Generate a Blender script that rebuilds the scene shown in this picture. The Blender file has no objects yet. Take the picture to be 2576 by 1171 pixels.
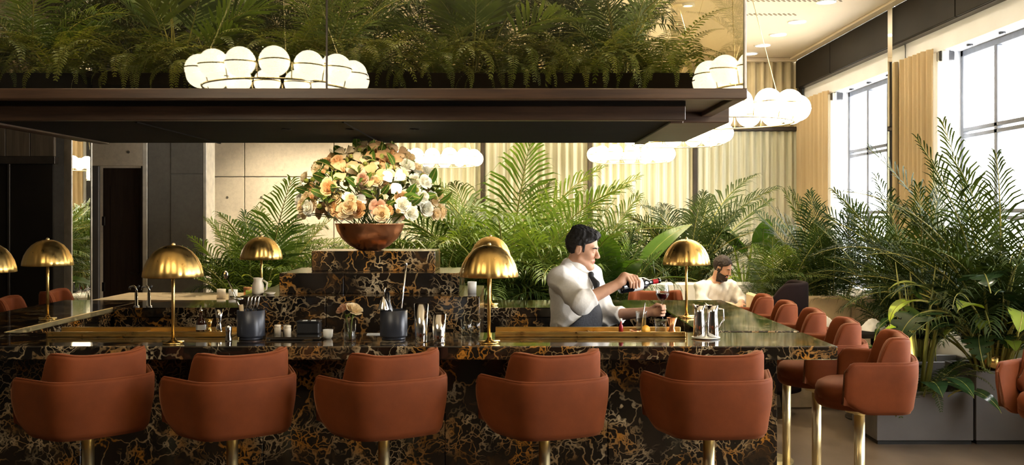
import bpy, bmesh, math, random
import numpy as np
from mathutils import Vector, Matrix, Euler

# ------------------------------------------------------------------ camera, sky, exposure
SC = bpy.context.scene
COL = SC.collection
F_PX, IW, IH = 2401.0, 2576.0, 1171.0
EYE = 1.74
cam_d = bpy.data.cameras.new('camera')
cam_d.sensor_width = 36.0
cam_d.lens = F_PX / IW * 36.0
cam_d.shift_y = -40.5 / IW
cam_d.clip_start = 0.05
cam_d.clip_end = 200
cam = bpy.data.objects.new('camera', cam_d)
cam.location = (0, 0, EYE)
cam.rotation_euler = (math.radians(90), 0, 0)
COL.objects.link(cam)
SC.camera = cam

world = bpy.data.worlds.new('sky')
SC.world = world
world.use_nodes = True
_b = world.node_tree.nodes['Background']
_b.inputs[0].default_value = (1.0, 0.975, 0.93, 1)
_b.inputs[1].default_value = 13.0

SC.view_settings.view_transform = 'Standard'
SC.view_settings.look = 'None'
SC.view_settings.gamma = 1.0
SC.view_settings.use_curve_mapping = False
SC.view_settings.exposure = 0.84
SC.cycles.use_denoising = True
SC.cycles.use_adaptive_sampling = True
SC.cycles.adaptive_threshold = 0.15
SC.cycles.light_sampling_threshold = 0.03
SC.cycles.max_bounces = 7
SC.cycles.diffuse_bounces = 3
SC.cycles.glossy_bounces = 3
SC.cycles.transmission_bounces = 6
SC.cycles.transparent_max_bounces = 10
SC.cycles.caustics_reflective = False
SC.cycles.caustics_refractive = False
SC.cycles.sample_clamp_indirect = 6.0

GLOBE_E = 9.0      # chandelier globes
DOWN_E = 40.0       # recessed ceiling lamps

# windows of the long side wall: (near y, far y); the row goes on behind the camera
WIN = [(9.47 + 1.16, 12.63), (7.47, 9.47), (4.31, 6.31), (1.15, 3.15)]
for (a, b) in WIN:                               # portals only steer the sky's sampling
    ld = bpy.data.lights.new('window_portal', 'AREA')
    ld.shape = 'RECTANGLE'
    ld.size = 2.45
    ld.size_y = b - a
    ld.cycles.is_portal = True
    lo = bpy.data.objects.new('window_portal', ld)
    lo.location = (4.52, (a + b) / 2, 2.15)
    lo.rotation_euler = (0, math.radians(90), 0)
    COL.objects.link(lo)

RND = random.Random(7)

# ------------------------------------------------------------------ materials
def srgb(r, g, b):
    f = lambda c: (c / 255 / 12.92) if c / 255 <= 0.04045 else ((c / 255 + 0.055) / 1.055) ** 2.4
    return (f(r), f(g), f(b), 1)

def new_mat(name):
    m = bpy.data.materials.new(name)
    m.use_nodes = True
    nt = m.node_tree
    return m, nt, nt.nodes['Principled BSDF']

def node(nt, t, **kw):
    n = nt.nodes.new(t)
    for k, v in kw.items():
        setattr(n, k, v)
    return n

def ramp(nt, fac, stops):
    r = node(nt, 'ShaderNodeValToRGB')
    e = r.color_ramp.elements
    while len(e) < len(stops):
        e.new(0.5)
    for i, (p, c) in enumerate(stops):
        e[i].position = p
        e[i].color = c if len(c) == 4 else (*c, 1)
    nt.links.new(fac, r.inputs[0])
    return r.outputs[0]

def pos(nt):
    return node(nt, 'ShaderNodeNewGeometry').outputs['Position']

def noise(nt, vec, scale, detail=3, rough=0.5):
    n = node(nt, 'ShaderNodeTexNoise')
    n.inputs['Scale'].default_value = scale
    n.inputs['Detail'].default_value = detail
    n.inputs['Roughness'].default_value = rough
    if vec is not None:
        nt.links.new(vec, n.inputs['Vector'])
    return n

def mixc(nt, fac, a, b, blend='MIX'):
    m = node(nt, 'ShaderNodeMix', data_type='RGBA', blend_type=blend)
    if isinstance(fac, (int, float)):
        m.inputs[0].default_value = fac
    else:
        nt.links.new(fac, m.inputs[0])
    for i, c in ((6, a), (7, b)):
        if isinstance(c, tuple):
            m.inputs[i].default_value = c if len(c) == 4 else (*c, 1)
        else:
            nt.links.new(c, m.inputs[i])
    return m.outputs[2]

def vmath(nt, op, a, b):
    m = node(nt, 'ShaderNodeVectorMath', operation=op)
    for i, c in ((0, a), (1, b)):
        if isinstance(c, tuple):
            m.inputs[i].default_value = c
        elif isinstance(c, (int, float)):
            m.inputs['Scale'].default_value = c
        else:
            nt.links.new(c, m.inputs[i])
    return m.outputs[0]

def fmath(nt, op, a, b=0.0):
    m = node(nt, 'ShaderNodeMath', operation=op)
    for i, c in ((0, a), (1, b)):
        if isinstance(c, (int, float)):
            m.inputs[i].default_value = c
        else:
            nt.links.new(c, m.inputs[i])
    return m.outputs[0]

def bump(nt, bs, h, strength=0.2, dist=0.01):
    b = node(nt, 'ShaderNodeBump')
    b.inputs['Strength'].default_value = strength
    b.inputs['Distance'].default_value = dist
    nt.links.new(h, b.inputs['Height'])
    nt.links.new(b.outputs[0], bs.inputs['Normal'])

def simple(name, col, rough=0.5, metal=0.0, var=0.15, scale=12.0, bmp=0.0, coat=0.0):
    """one colour with a little tonal grain"""
    m, nt, bs = new_mat(name)
    n = noise(nt, pos(nt), scale, 4)
    c = col if len(col) == 4 else (*col, 1)
    dark = tuple(x * (1 - var) for x in c[:3]) + (1,)
    lite = tuple(min(1, x * (1 + var)) for x in c[:3]) + (1,)
    nt.links.new(ramp(nt, n.outputs[0], [(0.3, dark), (0.7, lite)]), bs.inputs['Base Color'])
    bs.inputs['Roughness'].default_value = rough
    bs.inputs['Metallic'].default_value = metal
    bs.inputs['Coat Weight'].default_value = coat
    if bmp:
        bump(nt, bs, n.outputs[0], bmp)
    return m

M = {}

def make_marble(name, rough, ior=1.5):
    m, nt, bs = new_mat(name)
    p = pos(nt)
    d1 = noise(nt, p, 3.2, 4, 0.6).outputs['Color']
    d2 = noise(nt, p, 11.0, 3, 0.6).outputs['Color']
    off = vmath(nt, 'SCALE', vmath(nt, 'SUBTRACT', d1, (0.5, 0.5, 0.5)), 0.42)
    off2 = vmath(nt, 'SCALE', vmath(nt, 'SUBTRACT', d2, (0.5, 0.5, 0.5)), 0.085)
    q = vmath(nt, 'ADD', vmath(nt, 'ADD', p, off), off2)
    def veins(scale, w):
        v = node(nt, 'ShaderNodeTexVoronoi', feature='DISTANCE_TO_EDGE')
        v.inputs['Scale'].default_value = scale
        nt.links.new(q, v.inputs['Vector'])
        return ramp(nt, v.outputs['Distance'], [(0.0, (1, 1, 1)), (w * 0.4, (0.75, 0.75, 0.75)), (w, (0, 0, 0))])
    v1 = veins(7.0, 0.05)
    v2 = veins(19.0, 0.085)
    mk1 = ramp(nt, noise(nt, p, 3.0, 3).outputs[0], [(0.42, (0, 0, 0)), (0.56, (1, 1, 1))])
    mk2 = ramp(nt, noise(nt, vmath(nt, 'ADD', p, (7, 3, 1)), 4.0, 3).outputs[0], [(0.46, (0, 0, 0)), (0.58, (1, 1, 1))])
    vv = fmath(nt, 'MAXIMUM', fmath(nt, 'MULTIPLY', v1, mk1), fmath(nt, 'MULTIPLY', v2, mk2))
    base = ramp(nt, noise(nt, q, 5.0, 4).outputs[0], [(0.35, (0.006, 0.005, 0.004)), (0.62, (0.020, 0.013, 0.008)), (0.8, (0.075, 0.036, 0.011))])
    vc = ramp(nt, noise(nt, vmath(nt, 'ADD', p, (2, 9, 4)), 5.0, 2).outputs[0],
              [(0.34, (0.50, 0.39, 0.24)), (0.50, (0.30, 0.19, 0.085)), (0.64, (0.46, 0.19, 0.025))])
    nt.links.new(mixc(nt, vv, base, vc), bs.inputs['Base Color'])
    bs.inputs['Roughness'].default_value = rough
    bs.inputs['IOR'].default_value = ior
    return m

M['marble'] = make_marble('black_gold_marble', 0.16)
M['marble_top'] = make_marble('polished_marble_top', 0.07, 1.8)

def make_velvet(name, col):
    m, nt, bs = new_mat(name)
    p = node(nt, 'ShaderNodeTexCoord').outputs['Object']
    n1 = noise(nt, p, 5.0, 4, 0.6)
    n2 = noise(nt, p, 300.0, 2)
    c = tuple(col)
    k = ramp(nt, n1.outputs[0], [(0.3, tuple(x * 0.78 for x in c)), (0.7, tuple(x * 1.2 for x in c))])
    nt.links.new(k, bs.inputs['Base Color'])
    bs.inputs['Roughness'].default_value = 0.75
    bs.inputs['Sheen Weight'].default_value = 0.22
    bs.inputs['Sheen Roughness'].default_value = 0.35
    bs.inputs['Sheen Tint'].default_value = (1.0, 0.46, 0.22, 1)
    bs.inputs['Specular IOR Level'].default_value = 0.2
    bump(nt, bs, n2.outputs[0], 0.12, 0.002)
    return m

M['velvet'] = make_velvet('terracotta_velvet', (0.145, 0.033, 0.007))
M['maroon'] = None

def make_metal(name, col, rough, brush=0.0):
    m, nt, bs = new_mat(name)
    bs.inputs['Base Color'].default_value = (*col, 1)
    bs.inputs['Metallic'].default_value = 1.0
    n = noise(nt, node(nt, 'ShaderNodeTexCoord').outputs['Object'], 25.0, 3)
    nt.links.new(ramp(nt, n.outputs[0], [(0.3, (rough * 0.8,) * 3), (0.7, (rough * 1.2,) * 3)]), bs.inputs['Roughness'])
    return m

M['brass'] = make_metal('brushed_brass', (0.76, 0.51, 0.17), 0.24)
M['brass_pale'] = make_metal('pale_brass', (0.80, 0.66, 0.36), 0.36)
M['brass_satin'] = make_metal('satin_brass', (0.78, 0.52, 0.17), 0.33)
M['copper'] = make_metal('copper', (0.72, 0.33, 0.16), 0.34)
M['steel'] = make_metal('polished_steel', (0.80, 0.78, 0.74), 0.10)
M['chrome_trim'] = simple('pale_satin_trim', (0.62, 0.58, 0.50), 0.4, 0.1)
M['mirror'] = make_metal('mirror_glass', (0.93, 0.93, 0.90), 0.01)
M['maroon'] = simple('dark_maroon_fabric', (0.012, 0.006, 0.006), 0.85)
M['maroon'].node_tree.nodes['Principled BSDF'].inputs['Specular IOR Level'].default_value = 0.1
M['grey_metal'] = simple('grey_window_metal', (0.13, 0.14, 0.16), 0.5, 0.2)
M['dark_metal'] = simple('dark_bronze_metal', (0.045, 0.035, 0.026), 0.4, 0.6)
M['black'] = simple('black_lacquer', (0.012, 0.013, 0.016), 0.38, coat=0.3)
M['black_rubber'] = simple('black_rubber', (0.010, 0.010, 0.010), 0.6)
M['slate'] = simple('slate_blue_enamel', (0.035, 0.04, 0.055), 0.33, 0.2)
M['grey_box'] = simple('grey_powder_coated_steel', (0.14, 0.128, 0.118), 0.5, 0.2, 0.08, 4)
M['soil'] = simple('dark_soil', (0.02, 0.013, 0.008), 0.95, 0, 0.5, 60, 0.6)
M['white'] = simple('white_plaster', (0.80, 0.82, 0.86), 0.7, 0, 0.03, 3)
M['ceiling'] = simple('cream_ceiling', (0.58, 0.48, 0.33), 0.7, 0, 0.03, 2)
M['cream_leather'] = simple('tan_cream_leather', (0.60, 0.44, 0.25), 0.45, 0, 0.12, 6, 0.1)
M['white_leather'] = simple('white_leather', (0.78, 0.76, 0.72), 0.45, 0, 0.06, 6, 0.1)
M['linen'] = simple('white_linen', (0.82, 0.80, 0.76), 0.85, 0, 0.05, 40, 0.2)
M['ceramic'] = simple('cream_ceramic', (0.78, 0.68, 0.52), 0.3, 0, 0.08, 8)
M['white_china'] = simple('white_china', (0.85, 0.84, 0.80), 0.2, 0, 0.03, 8)
M['wood_pale'] = simple('pale_oak', (0.55, 0.42, 0.25), 0.35, 0, 0.18, 9)

def make_wood(name, c0, c1, rough, stretch=(0.6, 9, 9), coat=0.0):
    m, nt, bs = new_mat(name)
    p = vmath(nt, 'MULTIPLY', pos(nt), stretch)
    n = noise(nt, p, 3.0, 5, 0.6)
    nt.links.new(ramp(nt, n.outputs[0], [(0.3, c0), (0.7, c1)]), bs.inputs['Base Color'])
    bs.inputs['Roughness'].default_value = rough
    bs.inputs['Coat Weight'].default_value = coat
    bump(nt, bs, n.outputs[0], 0.08, 0.004)
    return m

M['walnut'] = make_wood('dark_walnut', (0.030, 0.015, 0.008), (0.085, 0.042, 0.020), 0.42)
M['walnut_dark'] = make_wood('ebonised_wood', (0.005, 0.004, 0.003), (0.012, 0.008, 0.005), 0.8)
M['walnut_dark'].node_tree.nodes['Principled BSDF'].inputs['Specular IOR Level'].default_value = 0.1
M['floor'] = make_wood('brown_polished_floor', (0.085, 0.058, 0.036), (0.16, 0.115, 0.075), 0.3, (1.2, 0.5, 1))
M['wall_wood'] = make_wood('brown_wall_boards', (0.05, 0.035, 0.02), (0.11, 0.08, 0.05), 0.6, (9, 9, 0.6))
M['door_wood'] = make_wood('dark_brown_door', (0.022, 0.013, 0.008), (0.045, 0.028, 0.018), 0.5, (9, 9, 0.6))

def make_concrete(name, c, dark=0.8):
    m, nt, bs = new_mat(name)
    p = pos(nt)
    n1 = noise(nt, p, 1.4, 5, 0.6)
    n2 = noise(nt, p, 22.0, 4, 0.7)
    a = ramp(nt, n1.outputs[0], [(0.3, tuple(x * dark for x in c)), (0.7, c)])
    b = ramp(nt, n2.outputs[0], [(0.3, (0.86, 0.86, 0.86)), (0.6, (1, 1, 1))])
    nt.links.new(mixc(nt, 1.0, a, b, 'MULTIPLY'), bs.inputs['Base Color'])
    bs.inputs['Roughness'].default_value = 0.85
    bump(nt, bs, n2.outputs[0], 0.2, 0.004)
    return m

M['concrete'] = make_concrete('pale_concrete', (0.70, 0.61, 0.47))
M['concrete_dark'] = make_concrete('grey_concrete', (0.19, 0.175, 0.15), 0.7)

def make_drape(name, c0, c1, trans):
    m, nt, bs = new_mat(name)
    p = vmath(nt, 'MULTIPLY', pos(nt), (26, 26, 0.35))
    n = noise(nt, p, 1.0, 3)
    col = ramp(nt, n.outputs[0], [(0.35, c0), (0.65, c1)])
    nt.links.new(col, bs.inputs['Base Color'])
    bs.inputs['Roughness'].default_value = 0.9
    tr = node(nt, 'ShaderNodeBsdfTranslucent')
    nt.links.new(col, tr.inputs[0])
    mx = node(nt, 'ShaderNodeMixShader')
    mx.inputs[0].default_value = trans
    nt.links.new(bs.outputs[0], mx.inputs[1])
    nt.links.new(tr.outputs[0], mx.inputs[2])
    nt.links.new(mx.outputs[0], nt.nodes['Material Output'].inputs[0])
    return m

M['drape'] = make_drape('cream_green_drape', (0.56, 0.55, 0.38), (0.80, 0.78, 0.62), 0.15)
M['drape_beige'] = make_drape('beige_drape', (0.46, 0.38, 0.22), (0.60, 0.50, 0.32), 0.15)
M['drape_gold'] = make_drape('golden_sheer', (0.72, 0.57, 0.34), (0.84, 0.70, 0.47), 0.45)
M['drape_window_lit'] = make_drape('window_lit_sheer', (0.80, 0.77, 0.70), (0.88, 0.85, 0.78), 0.5)

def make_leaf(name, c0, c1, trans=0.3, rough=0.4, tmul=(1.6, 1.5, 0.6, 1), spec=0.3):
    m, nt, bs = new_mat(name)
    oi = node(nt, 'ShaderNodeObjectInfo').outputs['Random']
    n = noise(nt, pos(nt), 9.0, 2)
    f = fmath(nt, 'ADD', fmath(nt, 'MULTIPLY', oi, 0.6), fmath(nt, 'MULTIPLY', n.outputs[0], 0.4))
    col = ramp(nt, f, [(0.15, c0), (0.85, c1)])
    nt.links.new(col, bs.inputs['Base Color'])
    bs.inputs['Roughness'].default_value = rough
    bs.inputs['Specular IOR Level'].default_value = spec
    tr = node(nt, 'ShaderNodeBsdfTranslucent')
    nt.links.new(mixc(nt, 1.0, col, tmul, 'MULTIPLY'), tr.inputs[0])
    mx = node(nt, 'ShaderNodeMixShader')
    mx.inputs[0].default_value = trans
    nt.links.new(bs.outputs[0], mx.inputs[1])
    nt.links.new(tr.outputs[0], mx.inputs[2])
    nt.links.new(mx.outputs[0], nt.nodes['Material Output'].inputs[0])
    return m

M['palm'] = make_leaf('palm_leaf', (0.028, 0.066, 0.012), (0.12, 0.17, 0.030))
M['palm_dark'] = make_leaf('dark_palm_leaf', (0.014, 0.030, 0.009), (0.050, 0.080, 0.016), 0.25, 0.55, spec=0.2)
M['palm_shaded'] = make_leaf('shaded_palm_leaf', (0.008, 0.018, 0.006), (0.034, 0.050, 0.010), 0.2, 0.6, spec=0.12)  # backlit dimness of the palms by the windows put into the leaf colour
M['fern'] = make_leaf('fern_leaf', (0.060, 0.095, 0.014), (0.19, 0.22, 0.035))
M['grass'] = make_leaf('bright_strap_leaf', (0.09, 0.15, 0.018), (0.24, 0.30, 0.05), 0.35)
M['broad'] = make_leaf('broad_leaf', (0.035, 0.085, 0.012), (0.10, 0.17, 0.025), 0.3, 0.25)
M['broad_dark'] = make_leaf('glossy_dark_leaf', (0.012, 0.030, 0.012), (0.030, 0.062, 0.018), 0.15, 0.18)
M['lime'] = make_leaf('lime_leaf', (0.18, 0.28, 0.03), (0.34, 0.42, 0.06), 0.35)
M['cane'] = make_leaf('green_yellow_cane', (0.20, 0.20, 0.04), (0.42, 0.38, 0.10), 0.1)
M['trunk'] = simple('brown_palm_trunk', (0.09, 0.06, 0.03), 0.9, 0, 0.4, 30, 0.5)

def make_petal(name, c0, c1):
    return make_leaf(name, c0, c1, 0.35, 0.7, (1.05, 1.0, 0.9, 1))
M['petal_peach'] = make_petal('peach_petal', (0.70, 0.41, 0.17), (0.82, 0.55, 0.28))
M['petal_cream'] = make_petal('cream_petal', (0.78, 0.60, 0.34), (0.86, 0.72, 0.46))
M['petal_white'] = make_petal('white_petal', (0.80, 0.78, 0.64), (0.90, 0.88, 0.78))
M['petal_pink'] = make_petal('dusty_pink_petal', (0.64, 0.38, 0.25), (0.76, 0.50, 0.34))
M['petal_lime'] = make_petal('lime_bud', (0.42, 0.46, 0.09), (0.60, 0.60, 0.18))

def make_thin_glass(name, tint, refl, rough=0.0):
    """window pane: clear sheet with a Fresnel reflection"""
    m, nt, bs = new_mat(name)
    nt.nodes.remove(bs)
    t = node(nt, 'ShaderNodeBsdfTransparent'); t.inputs[0].default_value = tint
    g = node(nt, 'ShaderNodeBsdfGlossy'); g.inputs['Roughness'].default_value = rough
    lw = node(nt, 'ShaderNodeFresnel'); lw.inputs[0].default_value = refl
    bf = node(nt, 'ShaderNodeNewGeometry').outputs['Backfacing']
    nt.links.new(fmath(nt, 'ADD', refl, fmath(nt, 'MULTIPLY', bf, 1.0 / refl - refl)), lw.inputs[0])
    mx = node(nt, 'ShaderNodeMixShader')
    nt.links.new(lw.outputs[0], mx.inputs[0])
    nt.links.new(t.outputs[0], mx.inputs[1])
    nt.links.new(g.outputs[0], mx.inputs[2])
    nt.links.new(mx.outputs[0], nt.nodes['Material Output'].inputs[0])
    return m

M['pane'] = make_thin_glass('window_pane', (0.97, 0.98, 1.0, 1), 1.45)
M['canopy_glass'] = make_thin_glass('tinted_canopy_glass', (0.93, 0.90, 0.80, 1), 1.75)
M['glass'] = make_thin_glass('clear_drinking_glass', (0.93, 0.95, 0.94, 1), 1.6)
M['smoked'] = simple('smoked_bronze_glass', (0.014, 0.011, 0.008), 0.5, 0.0, 0.3, 1.5)
M['smoked'].node_tree.nodes['Principled BSDF'].inputs['Specular IOR Level'].default_value = 0.08
M['dark_glass'] = simple('dark_bottle_glass', (0.006, 0.007, 0.010), 0.08, coat=0.5)
M['amber_glass'] = simple('amber_bottle_glass', (0.05, 0.010, 0.004), 0.08, coat=0.5)
M['wine'] = simple('red_wine', (0.05, 0.004, 0.006), 0.05)
M['red_glass'] = simple('red_bitters', (0.30, 0.010, 0.012), 0.15)
M['orange'] = simple('orange_slice', (0.75, 0.36, 0.03), 0.4)
M['label_w'] = simple('white_paper_label', (0.82, 0.82, 0.80), 0.6)

def make_emit(name, col, strength):
    m, nt, bs = new_mat(name)
    bs.inputs['Base Color'].default_value = (0.9, 0.88, 0.82, 1)
    bs.inputs['Roughness'].default_value = 0.25
    bs.inputs['Emission Color'].default_value = (*col, 1)
    bs.inputs['Emission Strength'].default_value = strength
    m.cycles.emission_sampling = 'FRONT'
    return m
M['globe_dim'] = make_emit('dimmed_opal_globe', (1.0, 0.86, 0.62), 7.5)
M['globe'] = make_emit('glowing_opal_globe', (1.0, 0.80, 0.50), GLOBE_E)
M['downlight'] = make_emit('recessed_lamp', (1.0, 0.86, 0.62), DOWN_E)

M['skin'] = simple('skin', (0.60, 0.33, 0.21), 0.5, 0, 0.08, 30)
M['skin_lip'] = simple('lip', (0.48, 0.18, 0.13), 0.45)
M['hair'] = simple('black_hair', (0.008, 0.0065, 0.006), 0.7, 0, 0.4, 90, 0.6)
M['hair_brown'] = simple('dark_brown_hair', (0.028, 0.016, 0.010), 0.75, 0, 0.4, 90, 0.6)
M['eye'] = simple('eye_dark', (0.02, 0.014, 0.010), 0.2)
M['shirt'] = simple('white_cotton_shirt', (0.80, 0.77, 0.72), 0.8, 0, 0.04, 60, 0.15)
M['apron'] = simple('charcoal_apron', (0.030, 0.032, 0.040), 0.85, 0, 0.2, 80, 0.3)
M['tie'] = simple('black_tie', (0.008, 0.008, 0.009), 0.7)
M['trouser'] = simple('black_trousers', (0.012, 0.012, 0.014), 0.85)
M['shoe'] = simple('black_leather_shoe', (0.012, 0.011, 0.011), 0.35)

# ------------------------------------------------------------------ mesh helpers
class MB:
    """collects shapes; build() links them as ONE mesh object"""
    def __init__(s):
        s.v, s.f, s.mi, s.sm = [], [], [], []
    def add(s, V, F, mi=0, smooth=False):
        o = len(s.v)
        s.v.extend([tuple(p) for p in V])
        for f in F:
            s.f.append(tuple(i + o for i in f)); s.mi.append(mi); s.sm.append(smooth)
        return s
    def box(s, x0, x1, y0, y1, z0, z1, c=0.0, mi=0):
        c = min(c, (x1 - x0) * .45, (y1 - y0) * .45, (z1 - z0) * .45)
        if c <= 0:
            V = [(x, y, z) for x in (x0, x1) for y in (y0, y1) for z in (z0, z1)]
            F = [(0, 1, 3, 2), (4, 6, 7, 5), (0, 4, 5, 1), (2, 3, 7, 6), (0, 2, 6, 4), (1, 5, 7, 3)]
            return s.add(V, F, mi)
        V, idx = [], {}
        X, Y, Z = (x0, x1), (y0, y1), (z0, z1)
        for i in (0, 1):
            for j in (0, 1):
                for k in (0, 1):
                    sx, sy, sz = (c, -c)[i], (c, -c)[j], (c, -c)[k]
                    for a in range(3):
                        q = [X[i] + sx, Y[j] + sy, Z[k] + sz]
                        q[a] = (X[i], Y[j], Z[k])[a]
                        idx[(i, j, k, a)] = len(V); V.append(tuple(q))
        F = []
        for a in range(3):
            b, d = (a + 1) % 3, (a + 2) % 3
            for e in (0, 1):
                def g(p, q):
                    t = [0, 0, 0]; t[a] = e; t[b] = p; t[d] = q
                    return idx[(*t, a)]
                q = (g(0, 0), g(1, 0), g(1, 1), g(0, 1))
                F.append(q if e else q[::-1])
            for p in (0, 1):
                for q in (0, 1):
                    def h(e, w):
                        t = [0, 0, 0]; t[a] = e; t[b] = p; t[d] = q
                        return idx[(*t, w)]
                    r = (h(0, b), h(1, b), h(1, d), h(0, d))
                    F.append(r if (p ^ q) else r[::-1])
        for i in (0, 1):
            for j in (0, 1):
                for k in (0, 1):
                    r = (idx[(i, j, k, 0)], idx[(i, j, k, 1)], idx[(i, j, k, 2)])
                    F.append(r if not ((i + j + k) % 2 == 0) ^ False else r[::-1])
        return s.add(V, F, mi)
    def lathe(s, prof, n=24, c=(0, 0, 0), mi=0, smooth=True, mod=None, cap=True):
        V, F = [], []
        for (r, z) in prof:
            for i in range(n):
                a = 2 * math.pi * i / n
                rr = r * (mod(a, z) if mod else 1.0)
                V.append((c[0] + rr * math.cos(a), c[1] + rr * math.sin(a), c[2] + z))
        for j in range(len(prof) - 1):
            for i in range(n):
                k = (i + 1) % n
                F.append((j * n + i, j * n + k, (j + 1) * n + k, (j + 1) * n + i))
        s.add(V, F, mi, smooth)
        if cap:
            o = len(s.v) - len(V)
            if prof[0][0] > 1e-4:
                s.f.append(tuple(o + i for i in range(n))[::-1]); s.mi.append(mi); s.sm.append(False)
            if prof[-1][0] > 1e-4:
                s.f.append(tuple(o + (len(prof) - 1) * n + i for i in range(n))); s.mi.append(mi); s.sm.append(False)
        return s
    def tube(s, pts, r, n=8, mi=0, closed=False, smooth=True, cap=True):
        P = [Vector(p) for p in pts]
        m = len(P)
        V, F = [], []
        up = Vector((0, 0, 1))
        prev = None
        for i, p in enumerate(P):
            if closed:
                t = P[(i + 1) % m] - P[i - 1]
            else:
                t = P[min(i + 1, m - 1)] - P[max(i - 1, 0)]
            t.normalize()
            if prev is None:
                a = up if abs(t.dot(up)) < 0.9 else Vector((1, 0, 0))
                u = t.cross(a).normalized()
            else:
                u = prev - t * prev.dot(t)
                u.normalize()
            prev = u
            w = t.cross(u)
            rr = r[i] if isinstance(r, (list, tuple)) else r
            for k in range(n):
                a = 2 * math.pi * k / n
                V.append(p + u * (rr * math.cos(a)) + w * (rr * math.sin(a)))
        L = m if closed else m - 1
        for i in range(L):
            j = (i + 1) % m
            for k in range(n):
                l = (k + 1) % n
                F.append((i * n + k, i * n + l, j * n + l, j * n + k))
        if cap and not closed:
            F.append(tuple(range(n))[::-1]); F.append(tuple((m - 1) * n + k for k in range(n)))
        return s.add(V, F, mi, smooth)
    def sphere(s, c, r, nu=16, nv=10, mi=0, sc=(1, 1, 1)):
        prof = [(max(r * math.sin(math.pi * i / nv), 1e-5), -r * math.cos(math.pi * i / nv)) for i in range(nv + 1)]
        o = len(s.v)
        s.lathe(prof, nu, (0, 0, 0), mi, True, None, False)
        for i in range(o, len(s.v)):
            x, y, z = s.v[i]
            s.v[i] = (c[0] + x * sc[0], c[1] + y * sc[1], c[2] + z * sc[2])
        return s
    def xf(s, M4, start=0):
        for i in range(start, len(s.v)):
            s.v[i] = tuple(M4 @ Vector(s.v[i]))
        return s
    def mesh(s, name, mats):
        me = bpy.data.meshes.new(name)
        me.from_pydata(s.v, [], s.f)
        me.polygons.foreach_set('material_index', s.mi)
        me.polygons.foreach_set('use_smooth', s.sm)
        if len(s.f) < 4000:
            bm = bmesh.new(); bm.from_mesh(me)
            bmesh.ops.recalc_face_normals(bm, faces=bm.faces)
            bm.to_mesh(me); bm.free()
        for m in (mats if isinstance(mats, (list, tuple)) else [mats]):
            me.materials.append(M[m] if isinstance(m, str) else m)
        me.update()
        return me
    def build(s, name, mats, parent=None, loc=(0, 0, 0), rot=(0, 0, 0)):
        return put(name, s.mesh(name, mats), parent, loc, rot)

def put(name, me, parent=None, loc=(0, 0, 0), rot=(0, 0, 0), scale=None):
    o = bpy.data.objects.new(name, me)
    COL.objects.link(o)
    o.location = loc
    o.rotation_euler = rot
    if scale is not None:
        o.scale = scale
    if parent is not None:
        o.parent = parent
    return o

def tag(o, label, cat, group=None, kind=None):
    o['label'] = label
    o['category'] = cat
    if group: o['group'] = group
    if kind: o['kind'] = kind
    return o

def thing(name, label, cat, loc=(0, 0, 0), rotz=0.0, group=None):
    o = bpy.data.objects.new(name, None)
    o.empty_display_size = 0.1
    COL.objects.link(o)
    o.location = loc
    o.rotation_euler = (0, 0, rotz)
    return tag(o, label, cat, group)

def struct(name, mb, mats, parent=None, label=None):
    o = mb.build(name, mats, parent)
    if parent is None:
        o['kind'] = 'structure'
        o['label'] = label or name.replace('_', ' ')
    return o

KIDS = {}
def kids(o):
    return [c for c in COL.objects if c.parent == o]

def copy_tree(root, label, loc=None, rotz=None, group=None, scale=None):
    r = root.copy(); COL.objects.link(r)
    r['label'] = label
    if group: r['group'] = group
    if loc is not None: r.location = loc
    if rotz is not None: r.rotation_euler = (0, 0, rotz)
    if scale is not None: r.scale = scale
    for ch in list(root.children):
        c = ch.copy(); COL.objects.link(c); c.parent = r
        for g in list(ch.children):
            d = g.copy(); COL.objects.link(d); d.parent = c
    return r
# ================================================================== THE ROOM
BACK_Y = 14.0
CEIL = 4.04
struct('floor', MB().box(-7.2, 4.9, -7.2, 14.4, -0.12, 0.0), 'floor', label='brown polished floor')
ceil = struct('ceiling', MB().box(-7.2, 4.13, -7.2, 14.4, CEIL, CEIL + 0.15), 'ceiling', label='cream ceiling with recessed lamps')
# slotted vents in the ceiling
slot_me = MB().box(-0.05, 0.05, -0.010, 0.010, -0.006, 0.004).mesh('vent_slot', simple('vent_shadow_gap', (0.20, 0.15, 0.09), 0.8))
for row, (x0, y0, n) in enumerate(((2.50, 10.15, 19), (2.66, 10.85, 11), (2.50, 9.5, 19))):
    for i in range(n):
        put('vent_slot', slot_me, ceil, (x0 + 0.055 * i, y0, CEIL), (0, 0, math.radians(58)))
MB().box(4.02, 4.13, -7, 13.9, CEIL - 0.03, CEIL, 0.008).build('cornice', 'ceiling', ceil)
MB().box(-7, 4.13, 13.80, 13.93, CEIL - 0.05, CEIL, 0.008).build('cornice', 'ceiling', ceil)

def spot(x, y, power, label, ang=75, z=None, col=(1.0, .86, .62)):  # accent lamps added to brighten the plants, the guest and the concrete wall
    t = thing('ceiling_downlight', label, 'ceiling light', (x, y, CEIL), 0, 'added accent lamps')
    MB().lathe([(0.07, 0.0), (0.07, -0.03), (0.05, -0.03), (0.05, 0.0)], 20, cap=False).build('trim_ring', 'white', t)
    MB().lathe([(0.05, -0.02), (0.001, -0.018)], 20).build('lens', 'downlight', t)
    ld = bpy.data.lights.new('added_accent_lamp', 'SPOT')
    ld.energy = power; ld.color = col; ld.spot_size = math.radians(ang); ld.spot_blend = .6; ld.shadow_soft_size = .05
    lo = bpy.data.objects.new('added_accent_lamp', ld); COL.objects.link(lo)
    lo.location = (0, 0, -.05); lo.parent = t
for i, x in enumerate((-2.6, -1.8, -1.0, -.2, .6)):
    spot(x, 5.05, 30, 'small ceiling lamp added over the canopy ferns, %s from the left' % ('first', 'second', 'third', 'fourth', 'fifth')[i], 85)
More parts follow.
